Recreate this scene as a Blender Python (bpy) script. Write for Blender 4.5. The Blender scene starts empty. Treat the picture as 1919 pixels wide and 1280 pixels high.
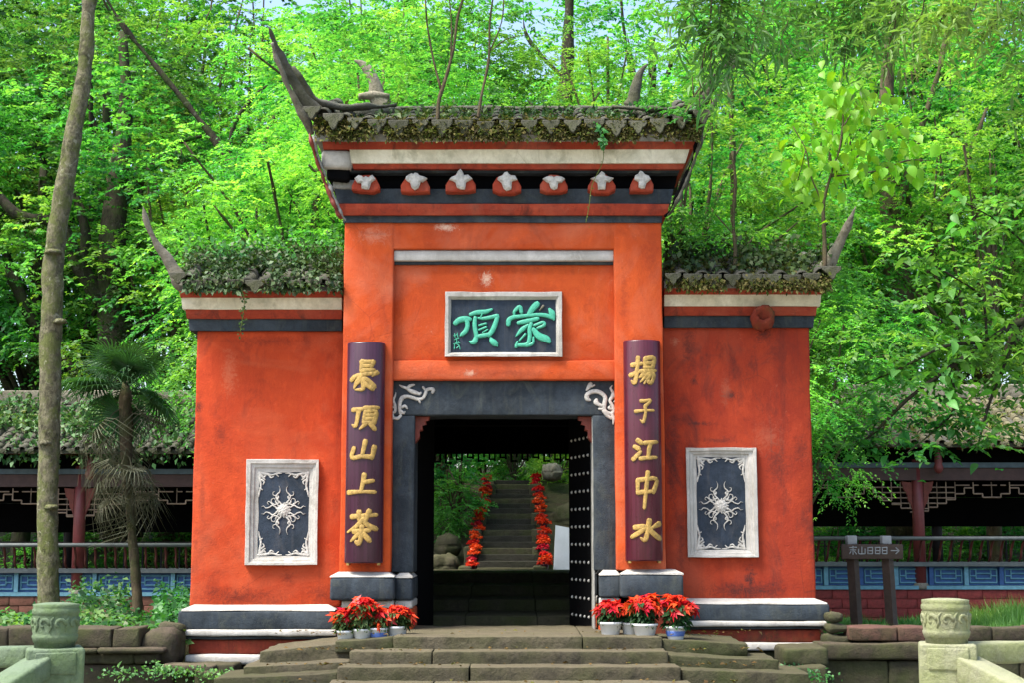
import bpy, math, random
import numpy as np
from mathutils import Vector, noise

SC = bpy.context.scene
COL = SC.collection
R = math.radians
rng = np.random.default_rng(7)
random.seed(7)

# ------------------------------------------------------------------ camera
F = 2780.0                      # focal length in photo pixels (1919 wide)
DC, ZC, PITCH = 13.9, 0.90, R(7.58)
cam_d = bpy.data.cameras.new('camera')
cam = bpy.data.objects.new('camera', cam_d)
COL.objects.link(cam)
cam.location = (0, -DC, ZC)
cam.rotation_euler = (R(90) + PITCH, 0, 0)
cam_d.sensor_width = 36
cam_d.lens = F * 36 / 1919
cam_d.clip_start, cam_d.clip_end = 0.1, 1000
SC.camera = cam

# ------------------------------------------------------------------ sky and sun
SUN_DIR = Vector((-0.44, -0.27, 0.86)).normalized()      # towards the sun
world = bpy.data.worlds.new('World')
SC.world = world
world.use_nodes = True
wn = world.node_tree.nodes
sky = wn.new('ShaderNodeTexSky')
sky.sky_type = 'NISHITA'
sky.sun_disc = False
sky.sun_elevation = math.asin(SUN_DIR.z)
sky.sun_rotation = math.atan2(SUN_DIR.x, SUN_DIR.y) % (2 * math.pi)
sky.air_density = 1.0
sky.dust_density = 3.0
sky.ozone_density = 1.0
wn['Background'].inputs['Strength'].default_value = 0.15
world.node_tree.links.new(sky.outputs[0], wn['Background'].inputs['Color'])
sun_d = bpy.data.lights.new('sun', 'SUN')
sun = bpy.data.objects.new('sun', sun_d)
COL.objects.link(sun)
sun_d.energy = 3.2
sun_d.angle = R(22)
sun_d.color = (1.0, 0.95, 0.86)
sun.rotation_euler = SUN_DIR.to_track_quat('Z', 'Y').to_euler()
SC.view_settings.view_transform = 'Standard'
SC.view_settings.look = 'None'
SC.view_settings.exposure = 1.45
SC.view_settings.gamma = 1
SC.view_settings.use_curve_mapping = False
SC.cycles.max_bounces = 8
SC.cycles.diffuse_bounces = 4
SC.cycles.transmission_bounces = 4

# ------------------------------------------------------------------ photo pixel -> place
_c, _s = math.cos(PITCH), math.sin(PITCH)
def Zp(py, Y):
    v = (640 - py) / F
    return ZC + (Y + DC) * (v * _c + _s) / (_c - v * _s)
def Xp(px, py, Y):
    v = (640 - py) / F
    return (Y + DC) / (_c - v * _s) * (px - 959.5) / F
def P(px, py, Y):
    return np.array((Xp(px, py, Y), Y, Zp(py, Y)))
def PPM(Y):                      # photo pixels per metre at depth Y
    return F / (Y + DC)

# ------------------------------------------------------------------ materials
def lin(h):
    h = h.lstrip('#')
    out = []
    for i in (0, 2, 4):
        c = int(h[i:i + 2], 16) / 255
        out.append(c / 12.92 if c <= 0.04045 else ((c + 0.055) / 1.055) ** 2.4)
    return (*out, 1)
def C4(c):
    return c if len(c) == 4 else (*c, 1)

class NT:
    def __init__(self, name):
        self.m = bpy.data.materials.new(name)
        self.m.use_nodes = True
        self.t = self.m.node_tree
        self.n = self.t.nodes
        self.b = self.n['Principled BSDF']
        self.co = self.n.new('ShaderNodeTexCoord').outputs['Object']
    def link(self, a, b): self.t.links.new(a, b)
    def noise(self, scale, detail=5, rough=0.55, stretch=None, dist=0.0):
        nz = self.n.new('ShaderNodeTexNoise')
        nz.inputs['Scale'].default_value = scale
        nz.inputs['Detail'].default_value = detail
        nz.inputs['Roughness'].default_value = rough
        nz.inputs['Distortion'].default_value = dist
        co = self.co
        if stretch:
            mp = self.n.new('ShaderNodeMapping')
            mp.inputs['Scale'].default_value = stretch
            self.link(co, mp.inputs[0]); co = mp.outputs[0]
        self.link(co, nz.inputs['Vector'])
        return nz.outputs['Fac']
    def voro(self, scale, feature='F1'):
        v = self.n.new('ShaderNodeTexVoronoi')
        v.feature = feature
        v.inputs['Scale'].default_value = scale
        self.link(self.co, v.inputs['Vector'])
        return v.outputs['Distance']
    def ramp(self, fac, stops):
        r = self.n.new('ShaderNodeValToRGB')
        e = r.color_ramp.elements
        while len(e) < len(stops): e.new(0.5)
        for i, (p, c) in enumerate(stops):
            e[i].position = p
            e[i].color = C4(c) if hasattr(c, '__len__') else (c, c, c, 1)
        self.link(fac, r.inputs[0])
        return r.outputs[0]
    def mix(self, fac, a, b, mode='MIX'):
        m = self.n.new('ShaderNodeMix')
        m.data_type = 'RGBA'; m.blend_type = mode
        for v, i in ((fac, 0), (a, 6), (b, 7)):
            if hasattr(v, 'is_linked') or hasattr(v, 'links'): self.link(v, m.inputs[i])
            elif i == 0: m.inputs[0].default_value = v
            else: m.inputs[i].default_value = C4(v)
        return m.outputs[2]
    def bump(self, h, strength, dist=0.02, prev=None):
        b = self.n.new('ShaderNodeBump')
        b.inputs['Strength'].default_value = strength
        b.inputs['Distance'].default_value = dist
        self.link(h, b.inputs['Height'])
        if prev: self.link(prev, b.inputs['Normal'])
        return b.outputs['Normal']
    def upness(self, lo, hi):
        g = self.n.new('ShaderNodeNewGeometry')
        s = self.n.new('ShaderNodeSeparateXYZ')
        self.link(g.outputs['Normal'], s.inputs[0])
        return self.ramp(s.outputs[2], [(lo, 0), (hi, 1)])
    def mul(self, a, b):
        m = self.n.new('ShaderNodeMath'); m.operation = 'MULTIPLY'
        for v, i in ((a, 0), (b, 1)):
            if hasattr(v, 'links'): self.link(v, m.inputs[i])
            else: m.inputs[i].default_value = v
        return m.outputs[0]
    def done(self, col, rough=0.85, normal=None, spec=0.3):
        if hasattr(col, 'links'): self.link(col, self.b.inputs['Base Color'])
        else: self.b.inputs['Base Color'].default_value = C4(col)
        if hasattr(rough, 'links'): self.link(rough, self.b.inputs['Roughness'])
        else: self.b.inputs['Roughness'].default_value = rough
        self.b.inputs['Specular IOR Level'].default_value = spec
        if normal is not None: self.link(normal, self.b.inputs['Normal'])
        return self.m

def spotmask(t, spots):
    """wear, painted shade and a painted sun dapple, each in its own place: (photo x, y, depth, half width px, half height px, amount)"""
    out = None
    nz = t.mul(t.ramp(t.noise(17, 10, 0.8, None, 1.6), [(0.30, 0), (0.70, 1)]), 0.62)
    for (px, py, Y, rx, rz, amt) in spots:
        mp = t.n.new('ShaderNodeMapping'); mp.vector_type = 'TEXTURE'
        loc = P(px, py, Y)
        mp.inputs['Location'].default_value = (loc[0] - ORG[0], loc[1] - ORG[1], loc[2] - ORG[2])
        k = PPM(Y)
        mp.inputs['Scale'].default_value = (rx / k, 1.0, rz / k)
        t.link(t.co, mp.inputs[0])
        ln = t.n.new('ShaderNodeVectorMath'); ln.operation = 'LENGTH'
        t.link(mp.outputs[0], ln.inputs[0])
        fall = t.ramp(ln.outputs['Value'], [(0.0, 0.60), (1.25, 0.0)])
        ad = t.n.new('ShaderNodeMath'); ad.operation = 'ADD'
        t.link(fall, ad.inputs[0]); t.link(nz, ad.inputs[1])
        mk = t.mul(t.ramp(ad.outputs[0], [(0.58, 0), (0.92, 1)]), amt)
        if out is None: out = mk
        else:
            mx = t.n.new('ShaderNodeMath'); mx.operation = 'MAXIMUM'
            t.link(out, mx.inputs[0]); t.link(mk, mx.inputs[1]); out = mx.outputs[0]
    return out
ORG = np.array((Xp(942, 1000, 0), 0.4, 0.0))
def plaster(name, c1, c2, stain, pale, stain_amt=0.5, pale_amt=0.15, bump=0.35, moss=0.0, dark_spots=(), pale_spots=(), sc=1.0):
    t = NT(name)
    col = t.mix(t.ramp(t.noise(1.3 * sc, 7, 0.65, None, 0.5), [(0.36, 0), (0.64, 1)]), c1, c2)
    col = t.mix(t.mul(t.ramp(t.noise(9 * sc, 6, 0.7), [(0.42, 0), (0.66, 1)]), 0.55), col, c2)
    hi = tuple(min(1, c * 1.35) for c in c1[:3])
    col = t.mix(t.mul(t.ramp(t.noise(4.3 * sc, 7, 0.7, (1, 1, 0.6)), [(0.52, 0), (0.70, 1)]), 0.5), col, hi)
    st = t.ramp(t.noise(2.6 * sc, 10, 0.72, (1.0, 1.0, 0.55), 0.8), [(0.52, 0), (0.68, 1)])
    col = t.mix(t.mul(st, stain_amt), col, stain)
    run = t.ramp(t.noise(3.6 * sc, 7, 0.65, (3.0, 3.0, 0.18)), [(0.55, 0), (0.74, 1)])
    col = t.mix(t.mul(run, stain_amt * 0.6), col, stain)
    speck = t.ramp(t.noise(34, 8, 0.8), [(0.58, 0), (0.72, 1)])
    col = t.mix(t.mul(speck, 0.5 * stain_amt), col, stain)
    fleck = t.ramp(t.noise(14, 8, 0.75, None, 1.2), [(0.62, 0), (0.72, 1)])
    col = t.mix(t.mul(fleck, pale_amt), col, pale)
    drip = t.ramp(t.noise(8 * sc, 8, 0.7, (2.2, 2.2, 0.10)), [(0.50, 0), (0.72, 1)])
    col = t.mix(t.mul(drip, stain_amt * 0.55), col, c2)
    fade = t.ramp(t.noise(0.9 * sc, 5, 0.6, None, 1.0), [(0.50, 0), (0.72, 1)])
    col = t.mix(t.mul(fade, 0.42), col, tuple(0.62 * a + 0.38 * b for a, b in zip(c1[:3], pale[:3])))
    wrm = t.ramp(t.noise(60, 9, 0.85, None, 2.0), [(0.56, 0), (0.66, 1)])
    col = t.mix(t.mul(wrm, 0.35), col, stain)
    crack = t.ramp(t.voro(1.7, 'DISTANCE_TO_EDGE'), [(0.0, 1), (0.010, 0)])
    crack = t.mul(crack, t.ramp(t.noise(1.1, 3), [(0.58, 0), (0.66, 1)]))
    col = t.mix(t.mul(crack, 0.35), col, stain)
    if dark_spots: col = t.mix(spotmask(t, dark_spots), col, stain)  # grime and wear, plus patches of painted shade
    if pale_spots: col = t.mix(spotmask(t, pale_spots), col, pale)
    if moss > 0:
        mg = t.mul(t.ramp(t.noise(5, 7, 0.7), [(0.48, 0), (0.66, 1)]), moss)
        col = t.mix(mg, col, (0.06, 0.085, 0.02, 1))
    n = t.bump(t.noise(60, 6, 0.7), bump, 0.008)
    n = t.bump(t.noise(6, 6, 0.65), bump * 0.6, 0.03, n)
    return t.done(col, 0.88, n, 0.22)

RED1, RED2 = (0.46, 0.058, 0.014), (0.37, 0.040, 0.011)
YW = 0.35
M = {}
M['red'] = plaster('red_plaster', RED1, RED2, (0.12, 0.020, 0.012), (0.55, 0.24, 0.13), 0.55, 0.22, 0.5, 0,
    [(450, 1120, YW, 150, 34, .75), (600, 1115, YW, 60, 40, .6), (356, 900, YW, 22, 260, .6), (500, 640, YW, 150, 20, .5), (415, 815, YW, 30, 55, .6), (400, 1110, YW, 40, 26, .7), (372, 765, YW, 16, 26, .95), (366, 1015, YW, 12, 60, .5), (378, 930, YW, 14, 90, .4), (600, 905, YW, 20, 80, .4), (540, 1085, YW, 26, 30, .6), (470, 1128, YW, 120, 12, .6)],
    [(560, 868, YW, 50, 12, .7), (430, 700, YW, 30, 90, .25)])
M['red_front'] = plaster('orange_red_plaster', (0.50, 0.080, 0.016), (0.42, 0.056, 0.013), (0.17, 0.028, 0.014), (0.62, 0.42, 0.30), 0.45, 0.22, 0.5, 0,
    [(690, 1060, 0, 60, 24, .6), (1200, 1060, 0, 60, 24, .6), (940, 700, 0.05, 200, 14, .4), (1170, 560, 0, 20, 120, .4), (940, 505, 0.1, 200, 14, .4), (738, 470, 0.1, 8, 120, .4), (660, 640, 0, 60, 16, .35), (1225, 480, 0, 30, 120, .3)],  # the narrow upright patch paints the shade along the recess's left edge
    [(836, 424, 0, 46, 16, .95), (912, 522, 0.1, 22, 30, .9), (880, 700, 0.05, 22, 12, .7), (700, 440, 0, 60, 34, .25)])  # the faint last patch paints a sun dapple on the pilaster
M['red_worn'] = plaster('worn_red_plaster', (0.38, 0.047, 0.015), (0.27, 0.030, 0.013), (0.055, 0.020, 0.018), (0.45, 0.17, 0.10), 0.70, 0.32, 0.6, 0,
    [(1400, 1108, YW, 150, 34, .8), (1525, 1000, YW, 20, 160, .6), (1262, 850, YW, 26, 240, .6), (1300, 716, YW, 16, 18, .8), (1368, 742, YW, 34, 20, .9), (1310, 795, YW, 60, 10, .8), (1345, 826, YW, 70, 12, .6), (1455, 870, YW, 40, 80, .6), (1405, 1085, YW, 22, 50, .95), (1430, 625, YW, 30, 36, .8), (1500, 845, YW, 30, 60, .5), (1290, 650, YW, 26, 90, .6), (1275, 1010, YW, 16, 120, .5)],  # the tall patch by the pilaster paints the shadow it casts here
    [(1265, 640, YW, 16, 16, .8), (1440, 820, YW, 60, 60, .25), (1360, 735, YW, 20, 50, .3)])
M['red_base'] = plaster('damp_red_plaster', (0.27, 0.045, 0.022), (0.17, 0.028, 0.018), (0.035, 0.025, 0.018), (0.4, 0.18, 0.09), 0.95, 0.3, 0.5, 0.35, (), (), 2)
M['band_red'] = plaster('red_band_paint', (0.38, 0.060, 0.027), (0.27, 0.038, 0.02), (0.06, 0.022, 0.018), (0.5, 0.26, 0.17), 0.75, 0.35, 0.5, 0, (), (), 2)
M['dark'] = plaster('dark_slate_paint', (0.042, 0.055, 0.068), (0.018, 0.024, 0.030), (0.075, 0.082, 0.066), (0.16, 0.18, 0.19), 0.65, 0.30, 0.6, 0, (), (), 1.6)
M['white'] = plaster('dirty_white_paint', (0.47, 0.455, 0.42), (0.35, 0.335, 0.30), (0.14, 0.12, 0.085), (0.68, 0.67, 0.65), 0.50, 0.25, 0.5, 0, (), (), 2)
M['white_moss'] = plaster('mossy_white_paint', (0.80, 0.76, 0.62), (0.60, 0.56, 0.43), (0.26, 0.24, 0.14), (0.82, 0.80, 0.74), 0.55, 0.3, 0.5, 0.25, (), (), 2)
M['grey'] = plaster('weathered_grey_render', (0.34, 0.34, 0.31), (0.20, 0.20, 0.18), (0.06, 0.065, 0.05), (0.5, 0.5, 0.48), 0.8, 0.5, 0.6, 0, (), (), 2)
M['board'] = plaster('dark_blue_board', (0.036, 0.050, 0.074), (0.016, 0.024, 0.034), (0.070, 0.070, 0.074), (0.1, 0.12, 0.14), 0.75, 0.2, 0.4, 0, (), (), 1.6)

def simple(name, col, rough=0.6, var=0.25, scale=8, bump=0.15, spec=0.4):
    t = NT(name)
    d = tuple(c * (1 - var) for c in col[:3])
    c = t.mix(t.ramp(t.noise(scale, 6, 0.65), [(0.35, 0), (0.7, 1)]), col, d)
    return t.done(c, rough, t.bump(t.noise(scale * 5, 4), bump, 0.01), spec)
M['jade'] = simple('jade_green_paint', (0.075, 0.46, 0.30), 0.45, 0.35, 30)
M['gold'] = simple('gold_paint', (0.47, 0.30, 0.075), 0.5, 0.55, 34, 0.5)
M['relief'] = simple('white_relief', (0.56, 0.54, 0.49), 0.85, 0.5, 26, 0.6)
def lacquer(name, c1, c2):
    t = NT(name)
    c = t.mix(t.ramp(t.noise(14, 5, 0.6, (3.0, 3.0, 0.03)), [(0.38, 0), (0.62, 1)]), c1, c2)
    c = t.mix(t.mul(t.ramp(t.noise(5, 7, 0.7), [(0.5, 0), (0.7, 1)]), 0.4), c, (0.03, 0.012, 0.014, 1))
    t.done(c, t.ramp(t.noise(20, 6, 0.7, (1, 1, 0.2)), [(0.3, 0.24), (0.7, 0.36)]), None, 0.5)
    t.b.inputs['IOR'].default_value = 1.45
    return t.m
M['lacquer'] = lacquer('purple_brown_lacquer', (0.034, 0.009, 0.020), (0.052, 0.015, 0.034))
M['lacquer_red'] = lacquer('maroon_lacquer', (0.056, 0.007, 0.014), (0.080, 0.012, 0.026))
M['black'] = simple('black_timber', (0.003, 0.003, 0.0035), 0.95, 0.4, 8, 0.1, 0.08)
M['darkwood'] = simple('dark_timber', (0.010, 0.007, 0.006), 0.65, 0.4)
M['redwood'] = simple('red_timber', (0.20, 0.036, 0.020), 0.6, 0.5, 12, 0.4)
M['colred'] = simple('column_red_paint', (0.20, 0.042, 0.040), 0.45, 0.3, 6)
M['brownbeam'] = simple('brown_beam_paint', (0.085, 0.040, 0.034), 0.6, 0.35)
M['bluegrey'] = simple('blue_grey_paint', (0.10, 0.14, 0.17), 0.6, 0.35)
M['blue'] = simple('blue_panel_paint', (0.025, 0.085, 0.24), 0.6, 0.4, 14)
M['cyan'] = simple('pale_blue_paint', (0.13, 0.30, 0.38), 0.6, 0.3, 14)
M['rail'] = simple('grey_rail_paint', (0.13, 0.145, 0.14), 0.5, 0.35)
M['slat'] = simple('maroon_slat_paint', (0.10, 0.022, 0.018), 0.5, 0.35)
M['fret'] = simple('buff_fret_paint', (0.36, 0.25, 0.18), 0.6, 0.35)
M['stud'] = simple('pale_metal_stud', (0.50, 0.49, 0.44), 0.4, 0.2)
M['pot'] = simple('white_pot', (0.72, 0.74, 0.74), 0.4, 0.12, 12, 0.05)
M['potblue'] = simple('blue_stripe', (0.08, 0.15, 0.42), 0.4, 0.3, 12, 0.05)
M['soil'] = simple('soil', (0.035, 0.024, 0.016), 0.95, 0.4, 30, 0.6)
M['signwood'] = simple('sign_timber', (0.082, 0.052, 0.038), 0.75, 0.4, 14, 0.4)
M['signwhite'] = simple('sign_white', (0.36, 0.37, 0.38), 0.6, 0.25, 20)

def stone(name, c1, c2, moss, moss_amt, dark=(0.02, 0.018, 0.014), bump=0.7):
    t = NT(name)
    oi = t.n.new('ShaderNodeObjectInfo')
    col = t.mix(t.ramp(t.noise(4, 7, 0.7), [(0.35, 0), (0.68, 1)]), c1, c2)
    col = t.mix(t.mul(oi.outputs['Random'], 0.35), col, dark)
    col = t.mix(t.mul(t.ramp(t.noise(9, 8, 0.75), [(0.48, 0), (0.66, 1)]), 0.75), col, dark)
    col = t.mix(t.mul(t.ramp(t.noise(38, 8, 0.8), [(0.50, 0), (0.70, 1)]), 0.55), col, dark)
    col = t.mix(t.mul(t.ramp(t.noise(26, 8, 0.8, None, 1.5), [(0.60, 0), (0.68, 1)]), 0.5), col, tuple(min(1, c * 1.9) for c in c1))
    mg = t.ramp(t.noise(2.6, 8, 0.7), [(0.40, 0), (0.62, 1)])
    col = t.mix(t.mul(mg, moss_amt), col, moss)
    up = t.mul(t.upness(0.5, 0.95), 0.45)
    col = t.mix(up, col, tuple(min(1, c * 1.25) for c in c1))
    n = t.bump(t.noise(70, 8, 0.75), bump, 0.012)
    n = t.bump(t.noise(9, 8, 0.7), bump, 0.04, n)
    return t.done(col, 0.92, n, 0.2)
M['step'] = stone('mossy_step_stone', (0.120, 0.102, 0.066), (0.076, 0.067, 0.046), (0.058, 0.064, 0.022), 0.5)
M['stepdark'] = stone('dark_mossy_stone', (0.080, 0.072, 0.042), (0.045, 0.042, 0.026), (0.042, 0.055, 0.015), 0.7)
M['rock'] = stone('rough_wall_stone', (0.085, 0.066, 0.048), (0.045, 0.036, 0.026), (0.055, 0.070, 0.018), 0.55)
M['rockred'] = stone('reddish_wall_stone', (0.125, 0.060, 0.048), (0.070, 0.040, 0.032), (0.055, 0.062, 0.02), 0.4)
M['brick'] = stone('red_painted_brick', (0.30, 0.055, 0.050), (0.22, 0.040, 0.036), (0.14, 0.06, 0.04), 0.3, (0.09, 0.02, 0.02), 0.4)
M['brickdull'] = stone('dull_red_brick', (0.20, 0.085, 0.060), (0.14, 0.060, 0.045), (0.10, 0.09, 0.04), 0.35, (0.06, 0.03, 0.02), 0.4)
M['post_green'] = stone('green_algae_stone', (0.16, 0.21, 0.14), (0.115, 0.16, 0.105), (0.10, 0.17, 0.04), 0.5, (0.05, 0.07, 0.05), 0.8)
M['post_pale'] = stone('pale_algae_stone', (0.36, 0.36, 0.24), (0.27, 0.28, 0.17), (0.22, 0.27, 0.07), 0.5, (0.12, 0.12, 0.08), 0.8)
M['tile'] = stone('mossy_roof_tile', (0.105, 0.10, 0.085), (0.060, 0.058, 0.050), (0.075, 0.085, 0.03), 0.55, (0.02, 0.02, 0.018), 0.6)
M['tilegold'] = stone('lichen_roof_tile', (0.19, 0.17, 0.11), (0.12, 0.11, 0.075), (0.15, 0.15, 0.06), 0.5, (0.04, 0.038, 0.03), 0.6)
M['ridge'] = stone('weathered_ridge', (0.15, 0.145, 0.125), (0.085, 0.085, 0.07), (0.06, 0.07, 0.03), 0.5, (0.025, 0.025, 0.02), 0.6)
M['horn'] = stone('pale_weathered_horn', (0.33, 0.30, 0.24), (0.20, 0.18, 0.14), (0.09, 0.095, 0.05), 0.55, (0.05, 0.04, 0.03), 0.6)
M['pale_wall'] = simple('pale_blue_render', (0.42, 0.48, 0.52), 0.8, 0.15, 5)
M['passage'] = stone('dark_passage_stone', (0.040, 0.038, 0.030), (0.022, 0.021, 0.017), (0.022, 0.026, 0.012), 0.4)  # darkest of the step stone tones

def bark(name, c1, c2, moss, lichen, scale=1.0, stretch=(1, 1, 0.35)):
    t = NT(name)
    col = t.mix(t.ramp(t.noise(11 * scale, 9, 0.75, stretch), [(0.42, 0), (0.58, 1)]), c1, c2)
    col = t.mix(t.mul(t.ramp(t.noise(3.4 * scale, 8, 0.7), [(0.46, 0), (0.58, 1)]), 0.8), col, moss)
    col = t.mix(t.mul(t.ramp(t.noise(5 * scale, 9, 0.75), [(0.54, 0), (0.64, 1)]), 0.8), col, tuple(c * 0.45 for c in c2))
    col = t.mix(t.mul(t.ramp(t.noise(7 * scale, 6, 0.6, None, 1.0), [(0.60, 0), (0.68, 1)]), 0.7), col, lichen)
    n = t.bump(t.noise(26 * scale, 8, 0.7, stretch), 0.8, 0.03)
    return t.done(col, 0.92, n, 0.15)
M['bark'] = bark('mossy_bark', (0.185, 0.172, 0.108), (0.075, 0.070, 0.044), (0.10, 0.12, 0.032), (0.30, 0.30, 0.21), 1.5, (1, 1, 0.6))
M['barkdark'] = bark('dark_bark', (0.050, 0.042, 0.030), (0.022, 0.019, 0.014), (0.035, 0.05, 0.015), (0.10, 0.10, 0.075))
M['barkbrown'] = bark('brown_bark', (0.11, 0.085, 0.05), (0.06, 0.046, 0.03), (0.06, 0.07, 0.025), (0.17, 0.15, 0.10))

def leafmat(name, cols, trans=0.45, rough=0.5, gloss=0.10, tcol=None, drift=True, sat=0.88):
    t = NT(name)
    t.n.remove(t.b)
    g = t.n.new('ShaderNodeNewGeometry')
    oi = t.n.new('ShaderNodeObjectInfo')
    k = len(cols)
    base = t.ramp(g.outputs['Random Per Island'], [(i / max(1, k - 1), c) for i, c in enumerate(cols)])
    hs = t.n.new('ShaderNodeHueSaturation')
    mr = t.n.new('ShaderNodeMapRange')
    mr.inputs['To Min'].default_value = 0.75; mr.inputs['To Max'].default_value = 1.25
    t.link(oi.outputs['Random'], mr.inputs[0]); t.link(mr.outputs[0], hs.inputs['Value'])
    t.link(base, hs.inputs['Color'])
    mh = t.n.new('ShaderNodeMapRange')
    mh.inputs['To Min'].default_value = 0.485; mh.inputs['To Max'].default_value = 0.515
    t.link(oi.outputs['Random'], mh.inputs[0]); t.link(mh.outputs[0], hs.inputs['Hue'])
    base = hs.outputs[0]
    nz = t.n.new('ShaderNodeTexNoise'); nz.inputs['Scale'].default_value = 0.55; nz.inputs['Detail'].default_value = 4
    t.link(g.outputs['Position'], nz.inputs['Vector'])
    h2 = t.n.new('ShaderNodeHueSaturation')
    for nm_, a_, b_ in (('Hue', 0.468, 0.548), ('Value', 1.42, 0.56)):
        r_ = t.n.new('ShaderNodeMapRange'); r_.inputs['From Min'].default_value = 0.34; r_.inputs['From Max'].default_value = 0.66
        r_.inputs['To Min'].default_value = a_ if nm_ != 'Hue' or drift else 0.5; r_.inputs['To Max'].default_value = b_ if nm_ != 'Hue' or drift else 0.5
        t.link(nz.outputs['Fac'], r_.inputs[0]); t.link(r_.outputs[0], h2.inputs[nm_])
    h2.inputs['Saturation'].default_value = sat
    if drift: t.link(base, h2.inputs['Color']); base = h2.outputs[0]
    df = t.n.new('ShaderNodeBsdfDiffuse'); t.link(base, df.inputs[0])
    tr = t.n.new('ShaderNodeBsdfTranslucent')
    t.link(t.mix(1.0, base, tcol or (1.35, 1.5, 0.6, 1), 'MULTIPLY'), tr.inputs[0])
    gl = t.n.new('ShaderNodeBsdfGlossy'); gl.inputs['Roughness'].default_value = rough
    gl.inputs[0].default_value = (0.5, 0.6, 0.5, 1)
    a = t.n.new('ShaderNodeMixShader'); a.inputs[0].default_value = trans
    t.link(df.outputs[0], a.inputs[1]); t.link(tr.outputs[0], a.inputs[2])
    b = t.n.new('ShaderNodeMixShader'); b.inputs[0].default_value = gloss * 0.5
    t.link(a.outputs[0], b.inputs[1]); t.link(gl.outputs[0], b.inputs[2])
    t.link(b.outputs[0], t.n['Material Output'].inputs[0])
    return t.m
M['leaf'] = leafmat('green_leaves', [(0.028, 0.15, 0.014), (0.058, 0.26, 0.022), (0.11, 0.36, 0.026), (0.038, 0.23, 0.04)], 0.5)
M['leafb'] = leafmat('fresh_green_leaves', [(0.055, 0.27, 0.014), (0.12, 0.39, 0.022), (0.20, 0.46, 0.024), (0.06, 0.32, 0.035)], 0.55)
M['leafd'] = leafmat('deep_green_leaves', [(0.022, 0.10, 0.016), (0.045, 0.17, 0.02), (0.08, 0.24, 0.025), (0.03, 0.15, 0.04)], 0.45)
M['leafy'] = leafmat('yellow_green_leaves', [(0.07, 0.27, 0.012), (0.20, 0.42, 0.016), (0.12, 0.35, 0.02)], 0.5, drift=False)
M['ivy'] = leafmat('ivy_leaves', [(0.018, 0.05, 0.010), (0.03, 0.085, 0.014), (0.055, 0.13, 0.02), (0.075, 0.085, 0.03)], 0.25)
M['moss'] = leafmat('dry_moss_leaves', [(0.11, 0.105, 0.038), (0.17, 0.155, 0.06), (0.08, 0.12, 0.025), (0.055, 0.048, 0.028)], 0.25, gloss=0.0, drift=False)
M['grass'] = leafmat('grass_blades', [(0.05, 0.15, 0.012), (0.09, 0.22, 0.02), (0.07, 0.19, 0.015)], 0.4)
M['palm'] = leafmat('palm_leaves', [(0.03, 0.085, 0.03), (0.045, 0.12, 0.04), (0.025, 0.07, 0.022)], 0.3, drift=False)
M['palmdry'] = leafmat('dry_palm_leaves', [(0.060, 0.062, 0.034), (0.10, 0.092, 0.052), (0.035, 0.045, 0.022)], 0.2, tcol=(1, 1, .8, 1), drift=False)
M['poin'] = leafmat('red_bracts', [(0.60, 0.018, 0.012), (0.70, 0.042, 0.016), (0.46, 0.010, 0.012)], 0.3, tcol=(1.2, 0.8, 0.7, 1), drift=False)
M['poinleaf'] = leafmat('poinsettia_leaves', [(0.02, 0.06, 0.012), (0.035, 0.09, 0.018), (0.05, 0.11, 0.02)], 0.25)
M['needle'] = leafmat('hanging_leaves', [(0.04, 0.12, 0.014), (0.07, 0.19, 0.02), (0.11, 0.24, 0.03)], 0.45)

M['litter'] = leafmat('fallen_leaf_litter', [(0.10, 0.06, 0.025), (0.16, 0.11, 0.04), (0.07, 0.045, 0.022), (0.12, 0.13, 0.03)], 0.1, gloss=0.0, drift=False)
t = NT('forest_soil')
_g = t.mix(t.ramp(t.noise(0.9, 7, 0.7), [(0.40, 0), (0.62, 1)]), (0.060, 0.048, 0.032), (0.05, 0.075, 0.022))
_g = t.mix(t.mul(t.ramp(t.noise(9, 7, 0.75), [(0.45, 0), (0.7, 1)]), 0.6), _g, (0.11, 0.095, 0.055))
M['ground'] = t.done(_g, 0.95, t.bump(t.noise(14, 8, 0.75), 0.9, 0.06), 0.1)

# ------------------------------------------------------------------ mesh and object helpers
ORIGIN = {}
def link_mesh(name, me, parent=None):
    o = bpy.data.objects.new(name, me)
    COL.objects.link(o)
    if parent is not None:
        o.parent = parent
        ORIGIN[o.name] = ORIGIN.get(parent.name, np.zeros(3))
    else:
        ORIGIN[o.name] = np.zeros(3)
    return o
def mesh(name, V, Fc, mat, smooth=False):
    me = bpy.data.meshes.new(name)
    V = np.asarray(V, dtype=np.float32).reshape(-1, 3)
    if isinstance(Fc, np.ndarray):
        k = Fc.shape[1]; nf = Fc.shape[0]
        me.vertices.add(len(V)); me.vertices.foreach_set('co', V.ravel())
        me.loops.add(nf * k); me.loops.foreach_set('vertex_index', Fc.astype(np.int32).ravel())
        me.polygons.add(nf); me.polygons.foreach_set('loop_start', np.arange(0, nf * k, k, dtype=np.int32))
        me.update(calc_edges=True)
    else:
        me.from_pydata(V.tolist(), [], Fc)
    me.materials.append(mat)
    if smooth: me.polygons.foreach_set('use_smooth', np.ones(len(me.polygons), dtype=bool))
    me.update()
    return me
def add(name, V, Fc, mat, parent=None, smooth=False):
    V = np.asarray(V, dtype=float).reshape(-1, 3)
    if parent is not None: V = V - ORIGIN.get(parent.name, np.zeros(3))
    return link_mesh(name, mesh(name, V, Fc, mat, smooth), parent)
def tag(o, label=None, cat=None, group=None, kind=None):
    if label: o['label'] = label
    if cat: o['category'] = cat
    if group: o['group'] = group
    if kind: o['kind'] = kind
    return o
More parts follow.
